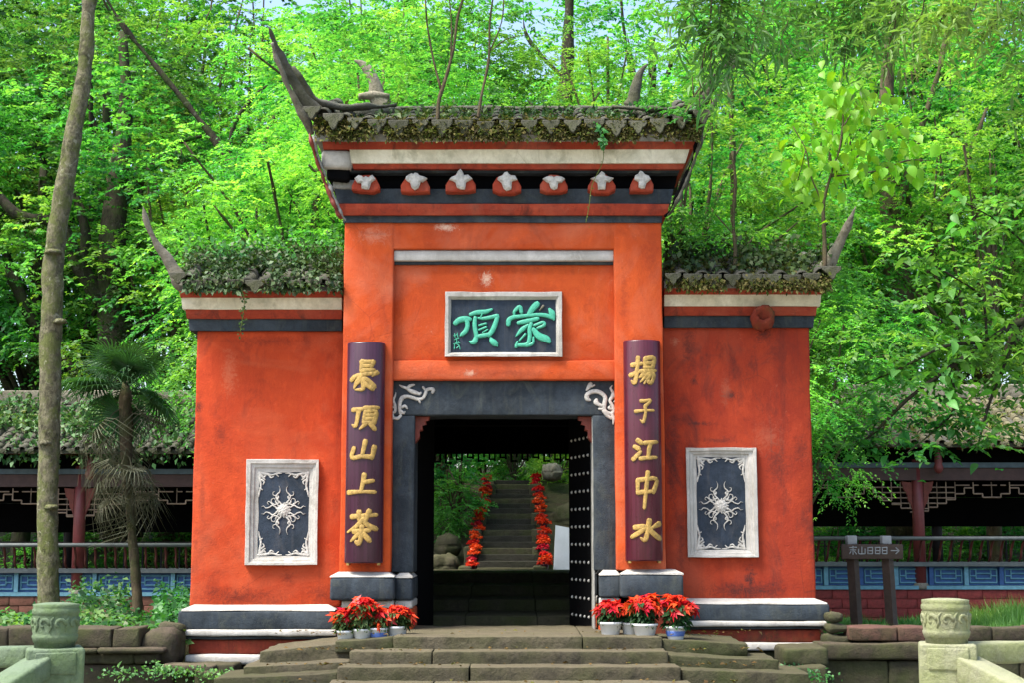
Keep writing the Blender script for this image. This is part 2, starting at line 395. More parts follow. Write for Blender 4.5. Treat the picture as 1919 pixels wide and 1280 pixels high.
def thing(name, label, cat, loc, group=None):
    o = bpy.data.objects.new(name, None)
    COL.objects.link(o)
    o.location = [float(v) for v in loc]
    o.empty_display_size = 0.2
    ORIGIN[o.name] = np.array(loc, dtype=float)
    return tag(o, label, cat, group)
def dup(src, loc=None, rotz=None, scale=None, label=None, parent=None):
    c = src.copy(); COL.objects.link(c)
    if parent is not None: c.parent = parent
    for ch in list(src.children): dup(ch, parent=c)
    if loc is not None: c.location = [float(v) for v in loc]
    if rotz is not None: c.rotation_euler.z = rotz
    if scale is not None: c.scale = (scale,) * 3 if not hasattr(scale, '__len__') else scale
    if label: c['label'] = label
    return c

class MB:                        # collects simple shapes into one mesh
    def __init__(self): self.v, self.f = [], []
    def put(self, V, Fc):
        k = len(self.v)
        self.v += [tuple(p) for p in V]
        self.f += [tuple(int(i) + k for i in q) for q in Fc]
        return self
    def build(self, name, mat, parent=None, smooth=False):
        return add(name, self.v, self.f, mat, parent, smooth)

def box(x0, x1, y0, y1, z0, z1):
    V = [(x, y, z) for z in (z0, z1) for y in (y0, y1) for x in (x0, x1)]
    return V, [(0, 2, 3, 1), (4, 5, 7, 6), (0, 1, 5, 4), (2, 6, 7, 3), (0, 4, 6, 2), (1, 3, 7, 5)]
def rough(x0, x1, y0, y1, z0, z1, seg=0.08, r=0.015, amp=0.006, fr=3.0, mx=40):
    lo, hi = np.array((x0, y0, z0), float), np.array((x1, y1, z1), float)
    r = min(r, *(0.49 * (hi - lo)))
    n = np.clip(np.ceil((hi - lo) / seg).astype(int), 2, mx)
    ax = []
    for a in range(3):
        inner = np.linspace(lo[a] + r, hi[a] - r, max(2, n[a]))
        ax.append(np.concatenate(([lo[a]], inner, [hi[a]])))
    N = [len(a) for a in ax]
    idx, V, Fc = {}, [], []
    def vid(i, j, k):
        key = (i, j, k)
        if key not in idx:
            p = np.array((ax[0][i], ax[1][j], ax[2][k]))
            q = np.clip(p, lo + r, hi - r)
            d = p - q; L = np.linalg.norm(d)
            if L > 1e-9: d = d / L
            nz = noise.noise(Vector(p * fr)) + 0.5 * noise.noise(Vector(p * fr * 3.1))
            p = q + d * (r + amp * nz)
            idx[key] = len(V); V.append(p)
        return idx[key]
    for i in range(N[0] - 1):
        for j in range(N[1] - 1):
            Fc.append((vid(i, j, 0), vid(i, j + 1, 0), vid(i + 1, j + 1, 0), vid(i + 1, j, 0)))
            k = N[2] - 1
            Fc.append((vid(i, j, k), vid(i + 1, j, k), vid(i + 1, j + 1, k), vid(i, j + 1, k)))
    for i in range(N[0] - 1):
        for k in range(N[2] - 1):
            Fc.append((vid(i, 0, k), vid(i + 1, 0, k), vid(i + 1, 0, k + 1), vid(i, 0, k + 1)))
            j = N[1] - 1
            Fc.append((vid(i, j, k), vid(i, j, k + 1), vid(i + 1, j, k + 1), vid(i + 1, j, k)))
    for j in range(N[1] - 1):
        for k in range(N[2] - 1):
            Fc.append((vid(0, j, k), vid(0, j, k + 1), vid(0, j + 1, k + 1), vid(0, j + 1, k)))
            i = N[0] - 1
            Fc.append((vid(i, j, k), vid(i, j + 1, k), vid(i, j + 1, k + 1), vid(i, j, k + 1)))
    return V, Fc
def prism_x(prof, xa, xb, n=None, amp=0.004, fr=2.5):
    """YZ profile run along X; xa / xb may be lists with one end x per profile point"""
    k = len(prof)
    xa = [xa] * k if not hasattr(xa, '__len__') else xa
    xb = [xb] * k if not hasattr(xb, '__len__') else xb
    n = n or max(2, int(abs(xb[0] - xa[0]) / 0.10))
    V, Fc = [], []
    for i in range(n + 1):
        t = i / n
        for j, (y, z) in enumerate(prof):
            x = xa[j] + (xb[j] - xa[j]) * t
            q = Vector((x * fr, y * fr + j * 3.3, z * fr))
            V.append((x, y + amp * noise.noise(q), z + amp * noise.noise(q + Vector((9, 4, 1)))))
    for i in range(n):
        for j in range(k):
            a, b = i * k + j, i * k + (j + 1) % k
            Fc.append((a, b, b + k, a + k))
    Fc.append(tuple(range(k))[::-1]); Fc.append(tuple(n * k + j for j in range(k)))
    return V, Fc
def tube(pts, rad, sides=8, amp=0.0, fr=2.0, flat=None, up=(0, 1, 0)):
    """swept tube; flat = (a, b) scales the section along its two axes (b along 'up')"""
    pts = np.asarray(pts, float); n = len(pts)
    rad = np.full(n, rad) if not hasattr(rad, '__len__') else np.asarray(rad, float)
    V, Fc = [], []
    upv = np.array(up, float)
    for i in range(n):
        tdir = pts[min(i + 1, n - 1)] - pts[max(i - 1, 0)]
        tdir = tdir / (np.linalg.norm(tdir) + 1e-9)
        a = np.cross(tdir, upv)
        if np.linalg.norm(a) < 1e-3: a = np.cross(tdir, (1, 0, 0.3))
        a /= np.linalg.norm(a); b = np.cross(a, tdir)
        fa, fb = flat if flat else (1, 1)
        for s in range(sides):
            th = 2 * math.pi * s / sides
            d = a * math.cos(th) * fa + b * math.sin(th) * fb
            p = pts[i] + d * rad[i]
            if amp: p = p + d * amp * noise.noise(Vector(p * fr))
            V.append(p)
    for i in range(n - 1):
        for s in range(sides):
            a, b = i * sides + s, i * sides + (s + 1) % sides
            Fc.append((a, b, b + sides, a + sides))
    Fc.append(tuple(range(sides))[::-1]); Fc.append(tuple((n - 1) * sides + s for s in range(sides)))
    return V, Fc
def smooth_path(pts, k=4):
    pts = np.asarray(pts, float)
    if len(pts) < 3: return np.linspace(pts[0], pts[-1], k + 1)
    P4 = np.vstack((2 * pts[0] - pts[1], pts, 2 * pts[-1] - pts[-2]))
    out = []
    for i in range(1, len(P4) - 2):
        p0, p1, p2, p3 = P4[i - 1:i + 3]
        for t in np.linspace(0, 1, k, endpoint=False):
            out.append(0.5 * ((2 * p1) + (p2 - p0) * t + (2 * p0 - 5 * p1 + 4 * p2 - p3) * t * t + (3 * p1 - p0 - 3 * p2 + p3) * t ** 3))
    out.append(pts[-1])
    return np.array(out)
def lathe(prof, cx, cy, z0, seg=20, lump=0.0):
    V, Fc = [], []
    for (r, z) in prof:
        for s in range(seg):
            th = 2 * math.pi * s / seg
            rr = r
            if lump and r > 0.01: rr = r + lump * noise.noise(Vector((math.cos(th) * 4, math.sin(th) * 4, z * 30)))
            V.append((cx + rr * math.cos(th), cy + rr * math.sin(th), z0 + z))
    n = len(prof)
    for i in range(n - 1):
        for s in range(seg):
            a, b = i * seg + s, i * seg + (s + 1) % seg
            Fc.append((a, b, b + seg, a + seg))
    Fc.append(tuple(range(seg))[::-1]); Fc.append(tuple((n - 1) * seg + s for s in range(seg)))
    return V, Fc
def bar(p, q, w, d=None):
    """straight bar with a square section between two points in the XZ plane"""
    return tube([p, q], w * 0.7071, 4) if d is None else tube([p, q], w * 0.7071, 4, flat=(1, d / w))
def outline(pts, y0, y1, bevel=0.0):
    """extrude an XZ outline from y0 (front) to y1"""
    k = len(pts)
    c = np.mean(np.array(pts), axis=0)
    V = []
    if bevel:
        for (x, z) in pts:
            d = np.array((x, z)) - c; L = np.linalg.norm(d) + 1e-9
            q = c + d * max(0.2, 1 - bevel / L)
            V.append((q[0], y0, q[1]))
        V += [(x, y0 + bevel * 0.7, z) for x, z in pts]
    else:
        V += [(x, y0, z) for x, z in pts]
    V += [(x, y1, z) for x, z in pts]
    rings = len(V) // k
    Fc = [tuple(range(k))]
    for r_ in range(rings - 1):
        for i in range(k):
            a, b = r_ * k + i, r_ * k + (i + 1) % k
            Fc.append((a, a + k, b + k, b))
    Fc.append(tuple((rings - 1) * k + i for i in range(k))[::-1])
    return V, Fc

# ---- leaves
def leaf_arrays(pos, dirs, nrm, L, W, fold=0.18, droop=0.15, shape=0.45):
    dirs = dirs / (np.linalg.norm(dirs, axis=1, keepdims=True) + 1e-9)
    side = np.cross(dirs, nrm); side /= (np.linalg.norm(side, axis=1, keepdims=True) + 1e-9)
    nn = np.cross(side, dirs)
    L, W = L[:, None], W[:, None]
    mid = pos + dirs * L * shape
    v0 = pos
    v1 = mid + side * W * 0.5 + nn * W * fold
    v2 = pos + dirs * L - nn * L * droop
    v3 = mid - side * W * 0.5 + nn * W * fold
    V = np.stack((v0, v1, v2, v3), axis=1).reshape(-1, 3)
    Fc = np.arange(len(V)).reshape(-1, 4)
    return V, Fc
def unit(n):
    v = rng.normal(size=(n, 3))
    return v / np.linalg.norm(v, axis=1, keepdims=True)
def spray_leaves(centers, radius, twigs, per_twig, leaf, aspect=0.55, flat=0.3, drop=0.25, up_noise=0.45, outward=None, lenvar=0.3):
    """twigs with alternate leaves round every centre; returns leaf arrays"""
    n = len(centers)
    az = rng.uniform(0, 2 * np.pi, (n, twigs)); el = rng.normal(0.02, flat, (n, twigs))
    d = np.stack((np.cos(az) * np.cos(el), np.sin(az) * np.cos(el), np.sin(el)), -1)
    if outward is not None:
        d = d + outward[:, None, :] * 0.5
        d /= np.linalg.norm(d, axis=-1, keepdims=True)
    rad = radius if hasattr(radius, '__len__') else np.full(n, radius)
    ln = rad[:, None] * rng.uniform(0.55, 1.15, (n, twigs))
    s = np.linspace(0.18, 1.0, per_twig)[None, None, :] + rng.normal(0, 0.03, (n, twigs, per_twig))
    start = centers[:, None, :] + rng.normal(0, 0.22, (n, twigs, 3)) * rad[:, None, None]
    pos = start[:, :, None, :] + d[:, :, None, :] * (ln[:, :, None] * s)[..., None]
    pos[..., 2] -= drop * ln[:, :, None] * s ** 2
    sgn = np.where(np.arange(per_twig) % 2 == 0, 1.0, -1.0)[None, None, :]
    tw = d[:, :, None, :] * np.ones((1, 1, per_twig, 1))
    sd = np.cross(tw, np.array((0, 0, 1.0))); sd /= (np.linalg.norm(sd, axis=-1, keepdims=True) + 1e-9)
    ld = tw * 0.6 + sd * sgn[..., None] * 0.8
    ld = (ld + rng.normal(0, 0.25, ld.shape)).reshape(-1, 3)
    ld[:, 2] -= 0.15
    nr = np.array((0, 0, 1.0)) + rng.normal(0, up_noise, ld.shape)
    m = len(ld)
    L = leaf * rng.uniform(1 - lenvar, 1 + lenvar, m)
    return leaf_arrays(pos.reshape(-1, 3), ld, nr, L, L * aspect * rng.uniform(0.8, 1.2, m))

def hill(x, y):
    """height of the ground at a place"""
    dx = abs(x - ORG[0])
    y0 = -0.35 + 0.85 * max(0.0, min(1.0, (3.45 - dx) / 0.3))      # the step up hides behind the gate wall
    z = -0.75 if y < y0 else -0.75 + 0.67 * min(1.0, (y - y0) / 0.3)
    side = max(0.0, min(1.0, (dx - 2.7) / 0.6))
    if y > 1.2: z -= side * 0.58 * min(1.0, (y - 1.2) / 7.0)
    if y > 15.2:
        k = (y - 15.2)
        z += 2.6 * (1 - math.exp(-k / 8.0)) + 0.04 * k
    if dx < 2.4 and y > 7.3:
        z = max(z, min(2.05, -0.08 + 0.30 * (y - 7.3)) - max(0, dx - 1.2) * 0.3)
    if y > 14: z += 0.25 * noise.noise(Vector((x * 0.25, y * 0.25, 0.3)))
    return z

def paving_mat():
    t = NT('pale_paving')
    c = t.mix(t.ramp(t.noise(2, 8, 0.7), [(0.35, 0), (0.65, 1)]), (0.40, 0.37, 0.31), (0.30, 0.28, 0.23))
    return t.done(c, 0.9, t.bump(t.noise(30, 8, 0.7), 0.5, 0.02), 0.2)
M['paving'] = paving_mat()

# ------------------------------------------------------------------ ground
def build_ground():
    xs = np.unique(np.concatenate((np.linspace(-14, 14, 120), [-400, -150, -60, -30, -20, 20, 30, 60, 150, 400])))
    ys = np.unique(np.concatenate((np.linspace(-0.36, 0.85, 22), np.linspace(0.9, 20, 70), np.linspace(20, 60, 50), [-200, -60, -20, -14, -8, -4, -2, -1, 90, 140, 250, 500])))
    V = [(x, y, hill(x, y) if y < 62 else hill(x, 62)) for y in ys for x in xs]
    n = len(xs)
    Fc = [(j * n + i, j * n + i + 1, (j + 1) * n + i + 1, (j + 1) * n + i) for j in range(len(ys) - 1) for i in range(n - 1)]
    return tag(add('ground', V, Fc, M['ground'], None, True), 'leaf strewn forest soil rising behind the gate', None, None, 'structure')
build_ground()
tag(add('bounce_forecourt', *box(-9, 9, -16, -2.75, -0.76, -0.746), M['paving']), 'pale stone paving below the steps, added out of view to bounce light up', None, None, 'structure')  # unseen pale slab, added to bounce light up under the eaves

# ------------------------------------------------------------------ brush writing and relief strokes
def stroke(pts, w, depth, Y, k=4, sides=10):
    """pts: world (x, z); w: full widths; a raised flat topped stroke with sloped edges on the plane Y"""
    p = np.array([(a, b, c) for (a, b), c in zip(pts, w)], float)
    q = smooth_path(p, k) if len(p) > 2 else np.linspace(p[0], p[1], 5)
    d0 = q[0, :2] - q[1, :2]; d0 /= np.linalg.norm(d0) + 1e-9
    d1 = q[-1, :2] - q[-2, :2]; d1 /= np.linalg.norm(d1) + 1e-9
    r = np.maximum(q[:, 2] / 2, 1e-4)
    head = [(q[0, 0] + d0[0] * r[0] * 0.70, q[0, 1] + d0[1] * r[0] * 0.70, r[0] * 0.62)]
    tail = [(q[-1, 0] + d1[0] * r[-1] * 0.85, q[-1, 1] + d1[1] * r[-1] * 0.85, r[-1] * 0.45)]
    q = np.vstack((head, np.column_stack((q[:, :2], r)), tail))
    path = np.column_stack((q[:, 0], np.full(len(q), Y), q[:, 1]))
    V, Fc = tube(path, q[:, 2], sides)
    V = np.array(V)
    rel = (V[:, 1] - Y) / (np.repeat(q[:, 2], sides) + 1e-9)
    V[:, 1] = Y + np.clip(rel * 1.45, -1, 1) * depth * (0.6 + 0.4 * np.minimum(1, np.repeat(q[:, 2], sides) / (q[:, 2].max() + 1e-9)))
    return V, Fc
def px_strokes(mb, strokes, ox, oy, s, Y, depth, wk=1.0):
    for st in strokes:
        pts = [(Xp(ox + a / s, oy + b / s, Y), Zp(oy + b / s, Y)) for a, b, c in st]
        w = [c * wk / s / PPM(Y) for a, b, c in st]
        mb.put(*stroke(pts, w, depth, Y))
GLYPH = {
 'meng0': [[(.15,.16),(.88,.12)], [(.36,.0),(.4,.26)], [(.66,-.02),(.6,.24)], [(.10,.46),(.17,.31),(.55,.30),(.88,.28),(.82,.42)], [(.30,.41),(.72,.39)],
          [(.20,.54),(.84,.50)], [(.5,.52),(.32,.68),(.10,.78)], [(.42,.60),(.56,.78),(.5,.99),(.36,.93)], [(.46,.72),(.14,.97)], [(.80,.58),(.60,.70)], [(.56,.68),(.74,.84),(.95,.95)]],
 'meng': [[(.34,.02),(.34,.36)], [(.30,.06),(.78,.03)], [(.78,.03),(.72,.22)], [(.40,.19),(.74,.16)], [(.38,.34),(.84,.30)], [(.0,.64),(.22,.50),(1.0,.40)], [(.97,.38),(.82,.52)],
          [(.38,.50),(.22,.74),(.16,.92)], [(.24,.74),(.52,.60),(.80,.74),(.94,.86)], [(.46,.64),(.52,.94),(.22,.97)], [(.56,.76),(.90,.94)]],
 'ding': [[(.0,.14),(.42,.11)], [(.24,.13),(.25,.60),(.22,.86),(.08,.80)], [(.46,.07),(.98,.03)], [(.70,.06),(.64,.2)], [(.53,.22),(.53,.72)],
          [(.53,.22),(.92,.20),(.92,.72)], [(.55,.39),(.9,.37)], [(.55,.55),(.9,.54)], [(.54,.71),(.92,.70)], [(.62,.76),(.42,1.0)], [(.80,.76),(1.0,.98)]],
 'shan': [[(.5,.0),(.5,.42),(.5,.80)], [(.10,.36),(.10,.86),(.50,.80),(.90,.84)], [(.90,.30),(.90,.90)]],
 'shang': [[(.46,.02),(.48,.5),(.48,.90)], [(.5,.42),(.84,.34)], [(.0,.95),(.5,.91),(1.0,.93)]],
 'cha': [[(.08,.16),(.94,.10)], [(.32,.0),(.36,.26)], [(.68,-.02),(.60,.25)], [(.52,.22),(.32,.44),(.0,.64)], [(.5,.24),(.70,.42),(1.0,.54)],
         [(.24,.62),(.78,.58)], [(.5,.46),(.52,.8),(.48,1.0),(.38,.94)], [(.42,.68),(.18,.92)], [(.58,.68),(.84,.90)]],
 'yang': [[(.0,.28),(.38,.23)], [(.2,.0),(.23,.55),(.20,.95),(.06,.86)], [(.0,.66),(.38,.50)], [(.52,.04),(.52,.38)], [(.52,.04),(.88,.02),(.86,.38)],
          [(.54,.21),(.85,.20)], [(.53,.38),(.86,.37)], [(.42,.52),(1.0,.48)], [(.58,.52),(.46,.68),(.36,.76)], [(.54,.64),(.94,.60),(.90,.94),(.76,.90)],
          [(.68,.64),(.44,.92)], [(.82,.64),(.60,.98)]],
 'zi': [[(.22,.08),(.5,.07),(.78,.05),(.5,.30)], [(.5,.30),(.56,.60),(.5,.97),(.32,.88)], [(.0,.52),(.5,.48),(1.0,.47)]],
 'jiang': [[(.10,.06),(.28,.20)], [(.02,.36),(.20,.46)], [(.06,.96),(.30,.62)], [(.42,.20),(.92,.14)], [(.66,.18),(.64,.5),(.66,.86)], [(.34,.92),(1.0,.86)]],
 'zhong': [[(.12,.24),(.17,.60)], [(.12,.24),(.88,.20),(.82,.58)], [(.17,.60),(.82,.56)], [(.5,.0),(.5,.5),(.5,1.05)]],
 'shui': [[(.5,.0),(.52,.5),(.5,.97),(.34,.88)], [(.06,.36),(.40,.33),(.26,.58),(.04,.82)], [(.88,.18),(.58,.42)], [(.55,.42),(.74,.66),(1.0,.90)]],
}
def glyph(mb, key, x0, x1, z1, z0, Y, depth, w=0.15, lean=0.0):
    for st in GLYPH[key]:
        pts = [(x0 + (x1 - x0) * (a + lean * (0.5 - b)), z1 + (z0 - z1) * b) for a, b in st]
        m = len(pts)
        dx, dy = st[-1][0] - st[0][0], st[-1][1] - st[0][1]
        end = 0.45 if (dx < -0.12 and dy > 0.1) else (1.15 if (dx > 0.12 and dy > 0.1) else 0.85)
        mid = 0.80 if abs(dy) < 0.12 else 1.0
        ww = [(x1 - x0) * w * (1.15 if i == 0 else (end if i == m - 1 else mid)) * random.uniform(0.92, 1.08) for i in range(m)]
        mb.put(*stroke(pts, ww, depth, Y))

# ------------------------------------------------------------------ the gate
GX = Xp(942, 1000, 0)
gate = thing('gate_building', 'red plastered temple gate with black cornices, upturned tiled roofs and an open doorway', 'gate', (GX, 0.4, 0))
def g_rough(name, px0, py0, px1, py1, Y, depth, mat, seg=0.08, r=0.012, amp=0.005, parent=None):
    ym = (py0 + py1) / 2
    return add(name, *rough(Xp(px0, ym, Y), Xp(px1, ym, Y), Y, Y + depth, Zp(py1, Y), Zp(py0, Y), seg, r, amp), M[mat], parent or gate, True)
YS = 0.35                                   # face of the side walls
g_rough('side_wall', 362, 618, 643, 1138, YS, 0.55, 'red', 0.2, 0.02, 0.008)
sw = g_rough('side_wall', 1244, 610, 1523, 1126, YS, 0.55, 'red_worn', 0.2, 0.02, 0.010)
sw['label'] = 'darker worn red side wall with patched plaster'
g_rough('pilaster', 641, 413, 735, 1074, 0, 0.9, 'red_front', 0.2, 0.014, 0.006)
g_rough('pilaster', 1153, 413, 1244, 1070, 0, 0.9, 'red_front', 0.2, 0.014, 0.006)
g_rough('frame_head', 733.5, 413, 1154, 466, 0.003, 0.8, 'red_front', 0.2, 0.014, 0.005)
g_rough('recessed_panel', 734, 464, 1154, 678, 0.10, 0.7, 'red_front', 0.2, 0.01, 0.006)
g_rough('panel_ledge', 735.5, 468, 1151, 488, 0.035, 0.1, 'white', 0.06, 0.012, 0.004)
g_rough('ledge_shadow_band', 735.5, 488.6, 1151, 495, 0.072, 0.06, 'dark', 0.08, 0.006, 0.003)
g_rough('lower_band', 735, 676, 1153, 713, 0.055, 0.6, 'red_front', 0.1, 0.014, 0.006)
YJ = 0.13
lintel = g_rough('lintel', 735, 714, 1154, 779, YJ, 0.5, 'dark', 0.1, 0.012, 0.005)
g_rough('door_jamb', 734.5, 779.5, 776, 1074, YJ, 0.5, 'dark', 0.1, 0.012, 0.005)
g_rough('door_jamb', 1112, 779.5, 1155, 1070, YJ, 0.5, 'dark', 0.1, 0.012, 0.005)
g_rough('jamb_edge', 1111, 781, 1114.5, 1190, YJ + 0.02, 0.3, 'grey', 0.1, 0.004, 0.002)

LS1 = [[(370,290,25),(440,330,50),(530,360,60),(620,420,80),(720,460,90),(850,500,60),(880,470,40)], [(560,360,60),(620,310,70),(720,280,40)],
 [(390,980,60),(370,850,70),(380,700,80),(440,590,90),(560,560,70),(680,590,70),(820,630,70),(930,600,60),(990,500,70),(1010,420,70),(1090,380,70),(1170,400,90),(1160,470,60)],
 [(430,820,60),(500,790,60),(550,850,40)], [(830,630,50),(860,710,40)], [(390,900,60),(460,960,60),(500,930,30)],
 [(400,1020,60),(320,1090,70),(230,1080,50),(180,1130,25)], [(220,1070,50),(190,960,60),(260,920,60),(260,780,60),(220,650,50),(260,560,40),(280,470,20)],
 [(230,830,40),(180,790,40),(170,740,30)], [(930,340,50),(980,400,50)]]
LS2 = [[(1120,300,20),(1080,370,50),(1130,460,60),(1130,560,90),(1060,660,60),(1110,760,70),(1150,880,70),(1120,1000,80),(1150,1100,70),(1140,1230,20)],
 [(1130,560,50),(1200,570,50),(1200,660,50),(1160,690,30)], [(1110,880,50),(1040,840,60),(1060,800,40)],
 [(1110,980,80),(1000,960,90),(930,880,80),(930,750,90),(950,600,90),(880,500,90),(750,440,90),(600,460,90),(510,530,90),(520,620,100),(580,650,60)],
 [(740,640,70),(730,700,110),(790,750,80),(880,790,70)], [(800,860,50),(900,870,60)], [(900,900,70),(1000,1020,80),(1100,1090,60)],
 [(600,260,90),(560,330,90),(500,410,40)], [(690,290,40),(620,330,40)]]
for sset, ox in ((LS1, 720), (LS2, 1060)):
    mb = MB(); px_strokes(mb, sset, ox, 700, 12.8, YJ, 0.018, 1.2)
    mb.build('corner_scroll', M['relief'], gate, True)

# plinths
def plinth(name, px0, px1, rows, ends=(0, 0)):
    """rows: (py_top, py_bottom, Y_top, Y_bottom, material, part name)"""
    for (t_, b_, yt, yb, mat, nm, *xx) in rows:
        a, b = (xx if xx else (px0, px1))
        ym = (t_ + b_) / 2
        Yf = min(yt, yb)
        zt, zb = Zp(t_, yt), Zp(b_, yb)
        if abs(yt - yb) > 0.04:              # sloped top
            prof = [(yt, zt), (yb, zb + 0.012), (yb - 0.004, zb), (0.8, zb), (0.8, zt)]
            xa, xb = Xp(a, ym, Yf), Xp(b, ym, Yf)
            dx = (yt - yb) * 0.5
            add(nm, *prism_x(prof, [xa + dx, xa, xa, xa, xa + dx], [xb - dx, xb, xb, xb, xb - dx], None, 0.006), M[mat], gate, False)
        else:
            add(nm, *rough(Xp(a, ym, Yf), Xp(b, ym, Yf), Yf, 0.8, zb, zt, 0.07, 0.022 if b_ - t_ > 18 else 0.012, 0.007), M[mat], gate, True)
plinth('a', 333, 628, [(1134, 1146, YS - 0.01, 0.17, 'white', 'plinth_slope', 340, 628), (1146, 1181, 0.165, 0.165, 'dark', 'plinth_band'),
    (1181.5, 1193, 0.11, 0.11, 'white', 'plinth_ledge', 337, 630), (1193.5, 1199, 0.16, 0.16, 'dark', 'plinth_band', 345, 632),  # the thin dark course paints the shadow under the ledge
    (1199.5, 1228, 0.20, 0.20, 'red_base', 'plinth_wall', 352, 660), (1228.5, 1247, 0.10, 0.10, 'white', 'plinth_ledge', 345, 488), (1247.5, 1300, 0.14, 0.14, 'rock', 'plinth_footing', 350, 640)])
plinth('b', 1250, 1555, [(1122, 1133, YS - 0.01, 0.17, 'white', 'plinth_slope', 1250, 1550), (1133, 1165, 0.165, 0.165, 'dark', 'plinth_band'),
    (1165.5, 1175, 0.11, 0.11, 'white', 'plinth_ledge', 1250, 1551), (1175.5, 1180, 0.16, 0.16, 'dark', 'plinth_band', 1250, 1546),  # again a thin dark course in place of the ledge's shadow
    (1180.5, 1206, 0.20, 0.20, 'red_base', 'plinth_wall', 1240, 1540), (1206.5, 1220, 0.08, 0.08, 'white', 'plinth_ledge', 1396, 1548), (1220.5, 1300, 0.14, 0.14, 'rock', 'plinth_footing', 1240, 1545)])
for a, b, c, d in ((618, 739, 740, 773), (1163.5, 1281, 1123, 1163)):
    dy = 0 if a < 900 else -5
    plinth('c', a, b, [(1073 + dy, 1083 + dy, -0.005, -0.13, 'white', 'plinth_slope'), (1083 + dy, 1126 + dy, -0.135, -0.135, 'dark', 'plinth_band'),
        (1126.5 + dy, 1141 + dy, -0.03, -0.03, 'white', 'plinth_ledge', a + 22, b - 2), (1141.5 + dy, 1205, -0.02, -0.02, 'red_base', 'plinth_wall', a + 25, b - 4)])
    plinth('d', c, d, [(1074 + dy, 1084 + dy, 0.12, 0.04, 'white', 'plinth_slope'), (1084 + dy, 1126 + dy, 0.035, 0.035, 'dark', 'plinth_band'),
        (1126.5 + dy, 1141 + dy, 0.06, 0.06, 'white', 'plinth_ledge', c, d - 1), (1141.5 + dy, 1205, 0.07, 0.07, 'red_front', 'plinth_wall', c, d - 1)])

def frame_loop(o, i, Yback, rings):
    """mitred moulded frame between two photo rectangles; rings = (fraction inwards, depth)"""
    V, Fc = [], []
    rs = [(0.0, Yback)] + list(rings) + [(1.0, Yback)]
    N = 14
    for f, Y in rs:
        a, b, c, d = (o[k] + (i[k] - o[k]) * f for k in range(4))
        ym = (b + d) / 2
        x0, x1, z0, z1 = Xp(a, ym, Y), Xp(c, ym, Y), Zp(d, Y), Zp(b, Y)
        pts = [(x0 + (x1 - x0) * t / N, z0) for t in range(N)] + [(x1, z0 + (z1 - z0) * t / N) for t in range(N)] + [(x1 - (x1 - x0) * t / N, z1) for t in range(N)] + [(x0, z1 - (z1 - z0) * t / N) for t in range(N)]
        for x, z in pts:
            q = Vector((x * 5, f * 3, z * 5))
            V.append((x + 0.006 * noise.noise(q), Y + 0.003 * noise.noise(q * 2), z + 0.006 * noise.noise(q + Vector((7, 1, 3)))))
    k = 4 * N
    for r_ in range(len(rs) - 1):
        for s in range(k):
            a, b = r_ * k + s, r_ * k + (s + 1) % k
            Fc.append((a, b, b + k, a + k))
    return V, Fc
